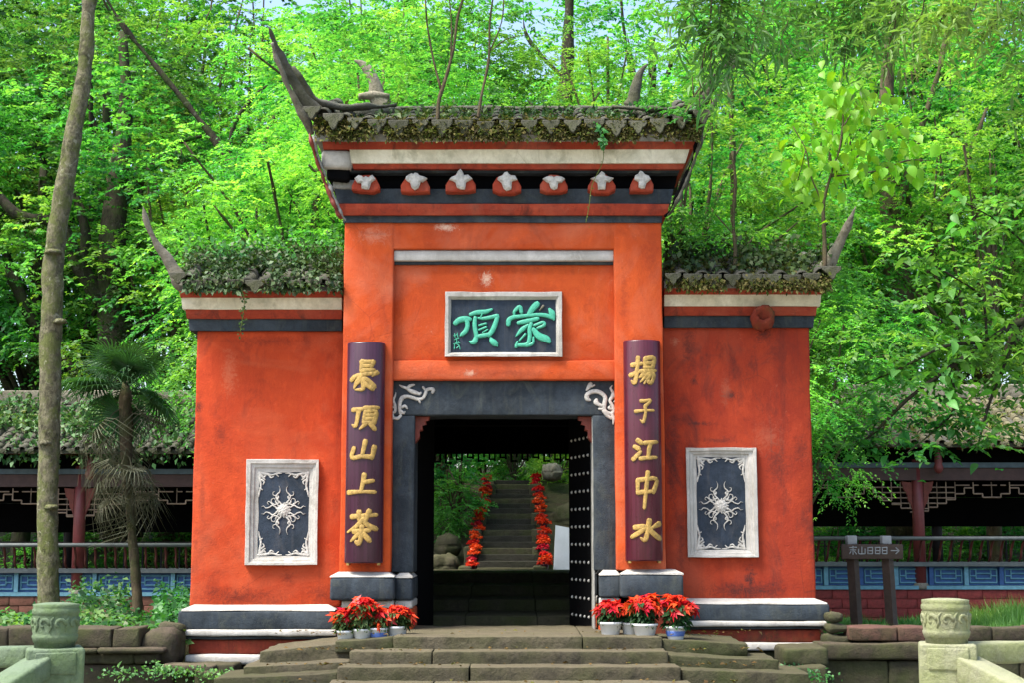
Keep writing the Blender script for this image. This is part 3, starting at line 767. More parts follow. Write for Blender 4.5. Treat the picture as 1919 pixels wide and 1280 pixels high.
# carved black panels let into the side walls
def wall_panel(o, i, cx, cy, label):
    b = g_rough('wall_panel', i[0] - 4, i[1] - 4, i[2] + 4, i[3] + 4, YS - 0.012, 0.03, 'board', 0.08, 0.004, 0.003)
    b['label'] = label
    add('panel_frame', *frame_loop(o, i, YS + 0.02, [(0.0, YS - 0.045), (0.03, YS - 0.058), (0.30, YS - 0.056), (0.38, YS - 0.040), (0.62, YS - 0.036), (0.70, YS - 0.022), (1.0, YS - 0.016)]), M['white'], b)
    Yb = YS - 0.014
    q = [[(26,70,22),(62,108,24),(74,150,22),(40,188,16),(34,225,10),(46,256,4)], [(40,80,18),(86,58,18),(122,78,16),(122,112,13),(94,122,10),(84,104,8)], [(58,120,26),(50,138,24),(60,150,10)], [(60,60,30),(80,88,22),(76,100,10)],
         [(66,22,22),(112,50,20),(146,30,18),(184,22,14),(206,42,8),(232,36,3)], [(88,40,14),(120,66,15),(150,92,13),(168,76,10),(154,60,8)], [(74,150,14),(104,158,12),(108,186,9),(92,192,6)]]
    mb = MB()
    for sx in (-1, 1):
        for sy in (-1, 1):
            px_strokes(mb, [[(sx * a, -sy * b_, c) for a, b_, c in st] for st in q], cx, cy, 5.6, Yb, 0.008, 0.72)
    mb.build('flame_relief', M['relief'], b, True)
    px, pz = Xp(cx, cy, Yb), Zp(cy, Yb)
    V, Fc = lathe([(0.001, 0.020), (0.03, 0.018), (0.050, 0.012), (0.060, 0.006), (0.063, -0.01)], 0, 0, 0, 18)
    V = [(px + x * (1 + 0.10 * math.sin(9 * math.atan2(y, x))), Yb - z + 0.004 * math.sin(x * 160) * math.sin(y * 160), pz + y * (1 + 0.10 * math.sin(9 * math.atan2(y, x)))) for x, y, z in V]
    mbf = MB(); mbf.put(V, Fc)
    for rr_, nn, ln in ((0.050, 13, 0.020), (0.026, 8, 0.018)):
        for q_ in range(nn):
            th = 2 * math.pi * (q_ + 0.5 * (nn == 8)) / nn
            st = stroke([(px + math.cos(th) * rr_, pz + math.sin(th) * rr_), (px + math.cos(th) * (rr_ + ln), pz + math.sin(th) * (rr_ + ln))], [0.020, 0.012], 0.012 if nn == 13 else 0.021, Yb)
            mbf.put(*st)
    mbf.build('flower_boss', M['relief'], b, False)
    wd, ht = i[2] - i[0], i[3] - i[1]
    for (x0, sx, y0, sy) in ((i[0], 1, i[1], 1), (i[2], -1, i[1], 1), (i[0], 1, i[3], -1), (i[2], -1, i[3], -1)):
        st = [[(0,2,7),(14,3,8),(26,5,6),(36,2,5),(44,2,2)], [(2,0,7),(3,12,8),(5,26,6),(2,38,5),(1,46,2)], [(4,5,9),(10,9,8),(14,6,4)],
              [(6,14,6),(11,18,5),(9,23,3)], [(20,5,6),(24,10,5),(29,8,3)], [(8,10,6),(13,14,4)], [(3,30,5),(8,33,3)], [(34,4,4),(38,8,3)]]
        mb = MB(); px_strokes(mb, [[(x0 + sx * a, y0 + sy * b_, c) for a, b_, c in s_] for s_ in st], 0, 0, 1, Yb, 0.007, 0.62)
        mb.build('corner_relief', M['relief'], b, True)
wall_panel((460, 862, 596, 1060), (484, 886, 579, 1043), 531, 957, 'faded blue black panel with a white flaming flower')
wall_panel((1287, 840, 1420, 1046), (1306, 858, 1397, 1031), 1351, 949, 'deep black panel with a white flaming flower')

# ---- cornices, upper roof
def layer(nm, t_, b_, Yt, Yb, l0, l1, r0, r1, mat, back=1.3, amp=0.004, parent=None):
    """one cornice course: top / bottom photo rows with their own depths; l0,l1 / r0,r1 = end columns at top and bottom"""
    zt, zb = Zp(t_, Yt), Zp(b_, Yb)
    xlt, xlb = Xp(l0, t_, Yt), Xp(l1, b_, Yb)
    xrt, xrb = Xp(r0, t_, Yt), Xp(r1, b_, Yb)
    ym, zm = (Yt * 0.62 + Yb * 0.38), (zt + zb) / 2
    prof = [(Yt, zt), (ym, zm), (Yb, zb), (back, zb), (back, zt)]
    return add(nm, *prism_x(prof, [xlt, (xlt + xlb) / 2, xlb, xlb, xlt], [xrt, (xrt + xrb) / 2, xrb, xrb, xrt], None, amp), M[mat], parent or gate)
layer('cornice_band', 402.5, 416, -0.02, -0.02, 642, 643, 1241, 1240, 'dark')
layer('cornice_band', 381, 402, -0.10, -0.06, 634, 638, 1254, 1250, 'band_red')
layer('cornice_band', 353, 380.4, -0.06, -0.06, 627, 632, 1262, 1257, 'dark')
layer('cornice_recess', 318, 352.4, 0.05, 0.05, 622, 626, 1272, 1264, 'black')
layer('cornice_band', 316, 323, -0.10, -0.08, 650, 652, 1274, 1272, 'dark')
layer('cornice_band', 305, 315.6, -0.17, -0.15, 660, 662, 1283, 1279, 'band_red')
layer('cornice_band', 279, 304.6, -0.235, -0.20, 655, 658, 1292, 1284, 'white_moss')
layer('cornice_band', 264, 278.6, -0.265, -0.245, 604, 606, 1306, 1300, 'band_red')
layer('cornice_band', 250, 263.6, -0.29, -0.28, 588, 592, 1316, 1312, 'grey')
# broken end of the cornice
wb = g_rough('broken_cornice_end', 603, 281, 656, 313, -0.235, 1.4, 'white', 0.05, 0.03, 0.016); wb['label'] = 'cracked white end block of the top cornice'
g_rough('broken_cornice_end', 612, 313.6, 652, 336, -0.17, 1.3, 'black', 0.05, 0.02, 0.02)
g_rough('broken_cornice_end', 622, 336.6, 668, 353, -0.075, 1.2, 'grey', 0.05, 0.02, 0.014)
for pts, mt in (([(580, 250), (590, 290), (609, 340), (630, 392), (640, 410)], 'redwood'), ([(1316, 250), (1303, 296), (1283, 346), (1263, 388), (1253, 402)], 'ridge')):
    path = smooth_path([P(x, y, -0.36 + 0.05 * i) for i, (x, y) in enumerate(pts)], 6)
    add('gable_edge', *tube(path, 0.034, 6, 0.055, 11, flat=(0.5, 1.5)), M[mt], gate, True)
    path = smooth_path([P(x + (6 if x < 900 else -6), y + 2, -0.33 + 0.05 * i) for i, (x, y) in enumerate(pts)], 6)
    add('gable_edge', *tube(path, 0.022, 6, 0.05, 11, flat=(0.6, 1.5)), M['grey' if mt == 'redwood' else 'black'], gate, True)

# beam ends under the eave
for i, bx in enumerate((685, 778, 863, 950, 1038, 1128, 1203)):
    s = 1.0 if i < 6 else 0.86
    Y0 = -0.19
    sh = [(-27, 356), (-27, 346), (-19, 333), (-8, 327), (8, 327), (19, 333), (27, 346), (27, 356), (14, 359), (-14, 359)]
    s *= random.uniform(0.92, 1.06)
    jit = [random.uniform(-2.2, 2.2) for _ in sh]
    pts = [(Xp(bx + x * s, y + j, Y0), Zp(y + j, Y0)) for (x, y), j in zip(sh, jit)]
    b = add('beam_end', *outline(pts, Y0, 0.06, 0.016), M['band_red'], gate)
    top = 318 + (i % 2) * 3
    cap = [(0, top), (5, top + 3), (8, 326), (16, 329), (22, 334), (15, 339), (10, 341), (7, 352), (0, 355), (-7, 352), (-10, 341), (-15, 339), (-22, 334), (-16, 329), (-8, 326), (-5, top + 3)]
    pts = [(Xp(bx + x * s + random.uniform(-1, 1), y, Y0 - 0.02), Zp(y + random.uniform(-2.5, 2.5), Y0 - 0.02)) for x, y in [(cx_ * random.uniform(0.86, 1.1), (331 if (i in (0, 4) and cy_ < 327) else cy_)) for cx_, cy_ in cap]]
    add('flower_cap', *outline(pts, Y0 - 0.045, Y0 + 0.004, 0.022), M['relief'], b, False)

def half_tile(L, r, th=0.012, seg=6):
    """a barrel tile lying along +Y, closed solid"""
    V, Fc = [], []
    for (y, k) in ((0, 1.0), (L, 0.88)):
        for rr in (r * k, (r - th) * k):
            for s in range(seg + 1):
                a = math.pi * s / seg
                V.append((rr * math.cos(a), y, rr * math.sin(a)))
    m = seg + 1
    for s in range(seg):
        Fc += [(s, s + 1, 2 * m + s + 1, 2 * m + s), (m + s, 3 * m + s, 3 * m + s + 1, m + s + 1), (s, m + s, m + s + 1, s + 1), (2 * m + s, 2 * m + s + 1, 3 * m + s + 1, 3 * m + s)]
    return V, Fc
def tile_object(me, name, parent, loc, rx, rz=0.0, sc=1.0):
    o = link_mesh(name, me, parent)
    o.location = [float(v) for v in (np.array(loc) - ORIGIN[parent.name])]
    o.rotation_euler = (rx, 0, rz)
    o.scale = (sc, sc, sc)
    return o
def drip_mesh(w, h):
    pts = [(-w, 0.02), (w, 0.02), (w, -0.01), (w * 0.72, -h * 0.35), (w * 0.5, -h * 0.42), (w * 0.28, -h * 0.8), (0, -h), (-w * 0.28, -h * 0.8), (-w * 0.5, -h * 0.42), (-w * 0.72, -h * 0.35), (-w, -0.01)]
    return outline(pts, -0.012, 0.012, 0.006)
def tiled_roof(px0, px1, eave_py, ridge_py, Ye, Yr, Yb, n, rows, rad, drip, tilemat, parent, over=0.05, up=(0, 0)):
    """slab, barrel tiles in rows and drip tiles; returns eave / ridge heights and ends"""
    ze, zr = Zp(eave_py, Ye), Zp(ridge_py, Yr)
    x0, x1 = Xp(px0, eave_py, Ye), Xp(px1, eave_py, Ye)
    zb = zr - (zr - ze) * (Yb - Yr) / (Yr - Ye)
    prof = [(Ye, ze), (Yr, zr), (Yb, zb), (Yb, zb - 0.07), (Yr, zr - 0.12), (Ye, ze - 0.05)]
    slab = add('roof', *prism_x(prof, x0, x1, None, 0.008), M['tile'], parent)
    sl = math.atan2(zr - ze, Yr - Ye)
    Ls = math.hypot(zr - ze, Yr - Ye)
    step = Ls / rows
    tm = mesh('roof_tile', *half_tile(step * 1.22, rad), M[tilemat], True)
    dm = mesh('drip_tile', *drip_mesh(rad * 1.15, drip), M[tilemat])
    for i in range(n):
        x = x0 + (x1 - x0) * (i + 0.5) / n
        for k in range(rows):
            s = k * step - over
            u_ = (i + 0.5) / n * 2 - 1
            lift = 0.010 + 0.006 * random.random() + up[0 if u_ < 0 else 1] * max(0, abs(u_) - 0.62) ** 2 / 0.1444
            tile_object(tm, 'roof_tile', slab, (x + random.uniform(-.008, .008), Ye + s * math.cos(sl), ze + s * math.sin(sl) + lift), sl - 0.03, random.uniform(-.03, .03))
    if drip:
        for i in range(n + 1):
            x = x0 + (x1 - x0) * i / n; u_ = i / n * 2 - 1
            tile_object(dm, 'drip_tile', slab, (x, Ye - over - 0.02 + random.uniform(-.01, .01), ze + 0.02 + up[0 if u_ < 0 else 1] * max(0, abs(u_) - 0.62) ** 2 / 0.1444 + random.uniform(-.012, .008)), random.uniform(-0.35, 0.1), 0, random.uniform(0.85, 1.15))
    return slab, x0, x1, ze, zr
YE, YR = -0.34, 0.70
slab, rx0, rx1, rze, rzr = tiled_roof(586, 1316, 236, 212, YE, YR, 1.9, 18, 4, 0.075, 0.13, 'tile', gate, up=(0.13, 0.10))
g_rough('eave_board', 590, 240, 1314, 250, YE + 0.03, 0.5, 'ridge', 0.1, 0.01, 0.008)
ridge = g_rough('ridge', 640, 206, 1262, 226, YR - 0.10, 0.20, 'ridge', 0.08, 0.03, 0.014)
g_rough('ridge_cap', 655, 196, 1245, 205.5, YR - 0.13, 0.26, 'ridge', 0.08, 0.03, 0.014)
def horn(name, pts, Y0, Y1, mat, parent, flat=(1, 0.8), amp=0.02):
    n = len(pts)
    pw = [(*P(x, y, Y0 + (Y1 - Y0) * i / (n - 1)), w / PPM(Y0)) for i, (x, y, w) in enumerate(pts)]
    q = smooth_path(pw, 5)
    return add(name, *tube(q[:, :3], np.maximum(q[:, 3], 0.004), 10, amp, 7, flat=flat), M[mat], parent, True)
H1 = [(740, 206, 8), (690, 212, 11), (640, 219, 15), (602, 212, 19), (570, 182, 14.5), (546, 142, 10), (528, 106, 7), (513, 74, 4), (504, 50, 1)]
HE = [(583, 250, 6), (572, 224, 7), (556, 192, 7), (536, 150, 6.5), (520, 112, 5.5), (509, 80, 4)]
HG = [(742, 196, 5), (690, 199, 6), (636, 200, 6), (596, 186, 5.5), (570, 156, 5), (549, 124, 4)]
h = horn('upturned_corner', H1, 0.15, -0.42, 'ridge', gate)
h2 = horn('upturned_corner', [(1892 - (x - 0) - max(0, 590 - x) * -0.0, y + max(0, 190 - y) * 0.12, w * 0.74) for x, y, w in H1], 0.15, -0.42, 'tile', gate, amp=0.04)
for fl in (0, 1):
    horn('corner_edge', [((1894 - x if fl else x), y + fl * max(0, 190 - y) * 0.12, w * (1 - 0.3 * fl)) for x, y, w in HE], -0.02, -0.46, ('horn', 'ridge')[fl], gate, (1, 1.3), 0.03)
    horn('corner_rib', [((1890 - x if fl else x), y + 4 * fl + fl * max(0, 190 - y) * 0.12, w * (1 - 0.3 * fl)) for x, y, w in HG], 0.02, -0.44, ('ridge', 'tile')[fl], gate, (1, 1.6), 0.03)
horn('ridge_finial', [(722, 200, 17), (709, 186, 17), (704, 166, 14), (700, 148, 11.5), (690, 130, 10), (677, 118, 6), (664, 112, 2)], YR, YR, 'horn', gate, (1, 0.7), 0.012)
horn('ridge_finial', [(1180, 200, 15), (1187, 188, 13), (1190, 170, 11), (1193, 154, 9), (1198, 138, 7), (1206, 126, 4), (1214, 119, 2)], YR, YR, 'tile', gate, (1, 0.7), 0.012)
horn('ridge_foot', [(672, 180, 6), (700, 178, 9), (730, 180, 5)], YR - 0.02, YR - 0.02, 'horn', gate, (1, 1.2), 0.01)

# ---- side cornices and roofs
def side_cornice(l, r, dy, end, flip):
    def ends(o): return ((l - o, l - o + 2, r, r) if not flip else (l, l, r + o, r + o - 2))
    for (t_, b_, Yt, Yb, o, mat) in ((597, 619, 0.31, 0.31, 9, 'dark'), (579.5, 596.5, 0.24, 0.28, 14, 'band_red'), (557, 579, 0.18, 0.225, 22, 'white_moss'), (545, 556.5, 0.14, 0.16, 26, 'band_red'), (529, 544.5, 0.11, 0.12, 24, 'grey')):
        a, b, c, d = ends(o)
        layer('side_cornice_band', t_ + dy, b_ + dy, Yt, Yb, a, b, c, d, mat, 1.2)
side_cornice(362, 640.5, 0, None, False)
side_cornice(1245, 1517, -6, None, True)
tiled_roof(336, 626, 534, 486, 0.07, 0.85, 1.7, 8, 3, 0.075, 0.10, 'tile', gate, up=(0.08, 0))
tiled_roof(1260, 1556, 522, 490, 0.07, 0.85, 1.7, 8, 3, 0.075, 0.11, 'tile', gate, up=(0, 0.08))
g_rough('side_ridge', 352, 476, 640, 494, 0.75, 0.2, 'ridge', 0.08, 0.03, 0.02)
g_rough('side_ridge', 1246, 480, 1540, 498, 0.75, 0.2, 'ridge', 0.08, 0.03, 0.02)
horn('upturned_corner', [(372, 520, 8), (348, 534, 16), (332, 514, 14), (314, 486, 10), (296, 458, 8), (281, 431, 6), (272, 404, 3.5), (268, 386, 1.5)], 0.3, 0.0, 'horn', gate)
horn('upturned_corner', [(1510, 515, 8), (1536, 516, 17), (1552, 496, 14), (1567, 466, 11), (1582, 436, 8), (1594, 409, 5), (1604, 386, 1.5)], 0.3, 0.0, 'horn', gate)
# broken round boss on the worn side cornice
cx, cz = Xp(1428, 598, 0.22), Zp(598, 0.22)
V, Fc = lathe([(0.02, -0.11), (0.085, -0.09), (0.13, -0.03), (0.14, 0.02), (0.115, 0.07), (0.08, 0.09), (0.065, 0.05), (0.05, -0.02), (0.001, -0.04)], 0, 0, 0, 22, 0.045)
add('broken_boss', [(cx + x * .86, 0.18 - z * 0.65 + y * 0.48, cz + z * 0.52 - y * 0.74) for x, y, z in V], Fc, M['red_base'], gate, True)

# ---- doorway and passage
YP0, YP1 = 0.45, 6.6
pxl, pxr = -1.22, 1.00
def g_box(name, x0, x1, y0, y1, z0, z1, mat, parent=None): return add(name, *box(x0, x1, y0, y1, z0, z1), M[mat], parent or gate)
zt = Zp(782, YJ)
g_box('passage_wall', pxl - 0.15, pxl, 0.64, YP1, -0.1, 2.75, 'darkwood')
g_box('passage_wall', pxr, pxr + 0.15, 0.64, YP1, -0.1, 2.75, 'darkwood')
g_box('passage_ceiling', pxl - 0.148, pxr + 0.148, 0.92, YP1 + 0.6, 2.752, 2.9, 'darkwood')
zl = Zp(852, YP1)
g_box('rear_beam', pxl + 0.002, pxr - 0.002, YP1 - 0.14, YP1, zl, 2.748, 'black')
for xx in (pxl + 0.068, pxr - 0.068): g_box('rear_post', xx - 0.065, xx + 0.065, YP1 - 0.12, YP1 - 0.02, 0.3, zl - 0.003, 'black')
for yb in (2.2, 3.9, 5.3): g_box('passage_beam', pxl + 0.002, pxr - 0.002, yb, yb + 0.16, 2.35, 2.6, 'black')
mb = MB()
xs = np.arange(-1.06, 0.86, 0.075)
for i, x in enumerate(xs):
    ln = 0.05 + 0.05 * ((i * 7) % 3) / 2 + 0.22 * max(0, abs(i - len(xs) / 2) / (len(xs) / 2) - 0.72)
    mb.put(*box(x - 0.012, x + 0.012, YP1 - 0.10, YP1 - 0.07, zl - ln, zl - 0.001))
    if i % 2 == 0: mb.put(*box(x - 0.012, x + 0.085, YP1 - 0.069, YP1 - 0.05, zl - ln - 0.01, zl - ln + 0.014))
tag(mb.build('fretwork_fringe', M['black'], gate), kind='stuff')
for s, x_in in ((-1, 776), (1, 1112)):       # carved red corner brackets
    o = 1 if s < 0 else -1
    pts = [(x_in + o * a, b) for a, b in ((1, 782), (30, 782), (29, 789), (22, 790), (24, 797), (16, 798), (17, 808), (10, 810), (11, 822), (5, 830), (1, 836))]
    pw = [(Xp(x, y, 0.30), Zp(y, 0.30)) for x, y in pts]
    if o < 0: pw = pw[::-1]
    add('corner_bracket', *outline(pw, 0.22, 0.34, 0.012), M['redwood'], gate)
def door_leaf(xh, xe, yh, ye, studs):
    """leaf standing open into the passage, from the hinge (xh, yh) to the free edge (xe, ye)"""
    a, b = np.array((xh, yh)), np.array((xe, ye))
    d = (b - a) / np.linalg.norm(b - a); n = np.array((d[1], -d[0]))
    if n[0] * (-xh) < 0: n = -n
    z0, z1 = 0.03, zt + 0.22
    V = [(*(p + n * k), z) for z in (z0, z1) for p in (a, b) for k in (0, -0.05)]
    Fc = [(0, 1, 3, 2), (4, 6, 7, 5), (0, 2, 6, 4), (1, 5, 7, 3), (0, 4, 5, 1), (2, 3, 7, 6)]
    leafo = add('door_leaf', V, Fc, M['black'], gate)
    if not studs: return
    mb = MB(); L = np.linalg.norm(b - a)
    for r_ in range(11):
        for c in range(5):
            p = a + d * L * (c + 0.7) / 5.6 + n * 0.004
            z = 0.14 + r_ * 0.175
            prof = [(0.017, 0), (0.014, 0.009), (0.007, 0.015), (0.0005, 0.017)]
            V, Fc2 = lathe(prof, 0, 0, 0, 8)
            up = np.array((0, 0, 1.0)); n3 = np.array((n[0], n[1], 0)); d3 = np.array((d[0], d[1], 0))
            mb.put([np.array((p[0], p[1], z)) + d3 * v[0] + up * v[1] + n3 * v[2] for v in V], Fc2)
    tag(mb.build('door_stud', M['stud'], leafo, True), kind='stuff')
door_leaf(Xp(1110, 1000, 0.64), 0.585, 0.66, 1.42, True)
door_leaf(Xp(777, 1000, 0.64), -0.80, 0.66, 1.42, False)

# ---- hanging name board, couplet boards
pl = thing('name_plaque', 'black name board with raised jade green writing above the doorway', 'plaque', P(944, 668, 0.1))
add('board', *rough(Xp(842, 610, 0.06), Xp(1045, 610, 0.06), 0.062, 0.095, Zp(664, 0.06), Zp(556, 0.06), 0.1, 0.004, 0.002), M['board'], pl, True)
add('frame', *frame_loop((834, 546, 1053.5, 669), (845, 561, 1042, 661), 0.098, [(0.0, 0.03), (0.06, 0.018), (0.55, 0.02), (1.0, 0.056)]), M['white'], pl)
DING = [[(350,565,50),(400,525,62),(470,510,64),(530,515,55)], [(495,525,52),(505,590,50),(485,655,50),(440,700,42),(415,722,16)], [(540,455,40),(620,430,52),(720,422,50),(805,392,26)],
 [(600,495,40),(592,570,48),(602,650,48),(618,740,46)], [(640,500,24),(700,505,36),(790,490,42),(872,470,44)], [(875,480,46),(850,565,52),(815,650,54),(770,712,52)], [(628,728,40),(700,716,48),(775,702,46)],
 [(645,592,20),(733,568,24)], [(645,648,20),(735,612,24)], [(690,682,14),(752,645,18)], [(612,740,46),(592,795,60),(555,806,44),(532,795,20)], [(790,748,26),(812,790,68),(855,828,60),(872,850,24)], [(692,440,16),(668,488,16)]]
MENG = [[(1010,582,46),(1018,525,54),(1065,492,48),(1160,478,42),(1280,466,40),(1400,458,42),(1490,470,46),(1560,500,40)], [(1520,390,34),(1552,440,66),(1572,515,30)],
 [(1085,465,24),(1085,420,36),(1150,360,46),(1172,430,42)], [(1365,325,70),(1310,385,66),(1265,455,52)], [(1132,560,40),(1230,540,52),(1372,508,44)],
 [(1258,582,26),(1180,642,52),(1105,726,12)], [(1330,592,30),(1440,552,32),(1452,590,36),(1368,626,26)], [(1292,570,44),(1272,640,46),(1276,720,46),(1262,800,46),(1228,838,42),(1108,842,34)],
 [(1222,700,26),(1148,782,18)], [(1105,866,32),(1122,800,26)], [(1320,640,52),(1382,718,78),(1480,762,76),(1512,792,56)], [(1322,742,24),(1312,820,32),(1228,852,32)]]
SIGN = [[(345,690,10),(350,740,12)], [(330,720,8),(380,705,10)], [(375,680,8),(385,740,12)], [(340,770,10),(395,750,10)], [(365,750,10),(370,810,12),(340,800,8)], [(390,790,10),(410,820,8)], [(330,830,10),(400,815,10)],
        [(345,830,10),(340,890,12)], [(370,830,10),(400,850,12),(370,880,12)], [(405,860,10),(412,895,10)]]
for nm, st, lb in (('character', MENG, 'raised green character with a broad sweeping top stroke'), ('character', DING, 'raised green character with a boxed side'), ('signature', SIGN, 'small cramped green signature')):
    mb = MB(); px_strokes(mb, st, 800, 520, 6.617, 0.062, 0.030 if nm == 'character' else 0.012, 1.22 if nm == 'character' else 1.1)
    mb.build(nm, M['jade'], pl, False)['label'] = lb
# pale chipped dot of the first character
mb = MB(); px_strokes(mb, [[(1442,350,34),(1398,405,16)]], 800, 520, 6.617, 0.062, 0.028); mb.build('character_dot', M['horn'], pl, True)

def couplet(px0, px1, px0b, px1b, top, bot, keys, mat, label, boxes):
    xa, xb = (Xp(px0, top, -0.05) + Xp(px0b, bot, -0.05)) / 2, (Xp(px1, top, -0.05) + Xp(px1b, bot, -0.05)) / 2
    xc, hw = (xa + xb) / 2, (xb - xa) / 2
    z1, z0 = Zp(top, -0.05), Zp(bot, -0.05)
    th = thing('couplet_board', label, 'couplet board', (xc, 0, z0), 'curved couplet boards on the pilasters')
    dep = 0.15
    def yy(u): return -0.035 - dep * math.sqrt(max(0.0, 1 - (u * 0.97) ** 2)) * 0.95
    n = 20; V, Fc = [], []
    for z in (z0, z0 + 0.012, z1 - 0.012, z1):
        k = 0.985 if z in (z0, z1) else 1.0
        for i in range(n + 1):
            u = -math.cos(math.pi * i / n)
            V.append((xc + hw * u * k, yy(u) * (1 if k == 1 else 0.97), z))
        V += [(xc + hw * k, -0.006, z), (xc - hw * k, -0.006, z)]
    m = n + 3
    for r_ in range(3):
        for i in range(m):
            a, b = r_ * m + i, r_ * m + (i + 1) % m
            Fc.append((a, b, b + m, a + m))
    Fc.append(tuple(range(m))[::-1]); Fc.append(tuple(3 * m + i for i in range(m)))
    bo = add('board', V, Fc, M[mat], th, True)
    bo.data.polygons.foreach_set('use_smooth', [abs(f_.normal.z) < 0.5 for f_ in bo.data.polygons])
    for key, (cxp, wpx, t_, b_) in zip(keys, boxes):
        mb = MB()
        cx = Xp(cxp, (t_ + b_) / 2, -0.12); w = wpx * 1.13 / PPM(-0.12)
        glyph(mb, key, cx - w / 2, cx + w / 2, Zp(t_, -0.12), Zp(b_, -0.12), 0.0, 0.016, 0.180, 0.16)
        v = np.array(mb.v)
        v[:, 1] += np.array([yy(float(np.clip((x - xc) / hw, -1, 1))) for x in v[:, 0]])
        mb.v = v
        mb.build('character', M['gold'], th, False)['label'] = 'gold character ' + {'meng': '蒙', 'ding': '頂', 'shan': '山', 'shang': '上', 'cha': '茶', 'yang': '揚', 'zi': '子', 'jiang': '江', 'zhong': '中', 'shui': '水'}[key]
    for sx in (-0.8, 0.8):
        add('board_foot', *box(xc + hw * sx - 0.012, xc + hw * sx + 0.012, yy(sx) + 0.01, -0.004, z0 - 0.02, z0 - 0.001), M['gold'], th)
couplet(650, 721, 648, 718, 644, 1056, ('meng', 'ding', 'shan', 'shang', 'cha'), 'lacquer', 'purple brown curved board with five gold characters ending in the one for tea',
        [(684, 42, 678, 734), (683, 42, 764, 806), (682, 42, 828, 864), (682, 44, 890, 926), (679, 46, 960, 1020)])
couplet(1165, 1235, 1176, 1243, 639, 1052, ('yang', 'zi', 'jiang', 'zhong', 'shui'), 'lacquer_red', 'maroon curved board with five gold characters ending in the one for water',
        [(1205, 40, 672, 722), (1207, 30, 750, 794), (1209, 40, 824, 864), (1210, 40, 886, 950), (1212, 48, 976, 1014)])

# ------------------------------------------------------------------ stone steps in front, walls of rough stone beside them
steps = thing('stone_steps', 'broad worn stone steps leading up to the gate doorway', 'steps', (GX, -1.2, -0.75))
def slab_px(name, parent, px0, px1, t0, t1, pyb, Y, depth, mat, seg=0.05, r=0.012, amp=0.016):
    """stone with a front at depth Y whose top edge runs from row t0 to row t1"""
    x0, x1 = Xp(px0, t0, Y), Xp(px1, t1, Y)
    za, zb, zl = Zp(t0, Y), Zp(t1, Y), Zp(pyb, Y)
    V, Fc = rough(x0, x1, Y, Y + depth, zl, max(za, zb), seg, r, amp, 3.5)
    zm = max(za, zb)
    V = [(x, y, z + (z - zl) / (zm - zl) * ((za + (zb - za) * (x - x0) / (x1 - x0)) - zm)) for x, y, z in np.array(V)]
    return add(name, V, Fc, M[mat], parent, True)
ROWS = [(-0.92, 1194, 1222.5), (-1.24, 1222, 1251.5), (-1.56, 1251, 1284), (-1.90, 1284, 1318), (-2.24, 1318, 1352)]
for i, (Y, t_, b_) in enumerate(ROWS):
    dep = 1.6 if i == 0 else 0.5
    cuts = [(738, 1092, 0), (1092, 1241, 1)] if i == 0 else [(655 - 22 * (i - 1), 880 - 70 * (i % 2), 0), (880 - 70 * (i % 2), 1252 + 24 * (i - 1), 0)]
    for a, b, e in cuts:
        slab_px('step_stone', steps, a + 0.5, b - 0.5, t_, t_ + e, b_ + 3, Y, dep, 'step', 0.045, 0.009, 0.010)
    # tilted flank stones
    if i == 0:
        slab_px('step_stone', steps, 628, 737, 1203, 1196, 1224, Y + 0.02, 1.0, 'stepdark')
        slab_px('step_stone', steps, 487, 656, 1222, 1205, 1252, Y + 0.06, 1.0, 'step')
        slab_px('step_stone', steps, 1242, 1402, 1199, 1208, 1232, Y + 0.03, 1.0, 'stepdark')
    elif i == 1:
        slab_px('step_stone', steps, 455, 654, 1250, 1241, 1282, Y + 0.03, 0.8, 'step')
        slab_px('step_stone', steps, 1253, 1460, 1229, 1238, 1262, Y + 0.03, 0.7, 'stepdark')
    elif i == 2:
        slab_px('step_stone', steps, 400, 632, 1272, 1262, 1320, Y + 0.03, 0.7, 'stepdark')
        slab_px('step_stone', steps, 1277, 1518, 1256, 1263, 1300, Y + 0.03, 0.7, 'stepdark')

lw = thing('retaining_wall', 'low rough stone wall with a projecting ledge below the fan palm bed', 'wall', (Xp(200, 1250, -0.3), -0.3, -0.75))
def course(parent, px0, px1, t_, b_, Y, w, mats, dep=0.4, jit=3, name='stone'):
    x = px0
    while x < px1 - 10:
        nx = min(px1, x + w * random.uniform(0.7, 1.35))
        if px1 - nx < w * 0.4: nx = px1
        slab_px(name, parent, x + 0.8, nx - 0.8, t_ + random.uniform(-jit, jit) * 0.4, t_ + random.uniform(-jit, jit) * 0.4, b_ - 0.6, Y + random.uniform(-0.03, 0.03), dep, random.choice(mats), 0.09, 0.02, 0.016)
        x = nx
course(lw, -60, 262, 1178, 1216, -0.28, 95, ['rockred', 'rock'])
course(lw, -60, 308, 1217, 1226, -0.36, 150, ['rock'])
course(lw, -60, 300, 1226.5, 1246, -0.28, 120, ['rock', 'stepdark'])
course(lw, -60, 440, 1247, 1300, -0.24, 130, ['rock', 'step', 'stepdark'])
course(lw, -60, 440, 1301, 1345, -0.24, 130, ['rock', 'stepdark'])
slab_px('stone', lw, 262, 336, 1186, 1182, 1250, -0.22, 0.4, 'rock', 0.06, 0.09, 0.05)
slab_px('stone', lw, 296, 342, 1168, 1172, 1190, -0.02, 0.3, 'stepdark', 0.06, 0.06, 0.03)
slab_px('stone', lw, 303, 400, 1246, 1249, 1262, -0.42, 0.3, 'step', 0.06, 0.02, 0.015)
slab_px('stone', lw, 364, 410, 1258, 1260, 1300, -0.46, 0.3, 'stepdark', 0.06, 0.04, 0.02)
rw = thing('retaining_wall', 'low wall of large dark rough blocks under the grass strip by the signpost', 'wall', (Xp(1720, 1250, -0.3), -0.3, -0.75))
course(rw, 1592, 1990, 1177, 1204, -0.20, 85, ['rockred', 'rock'], 0.3)
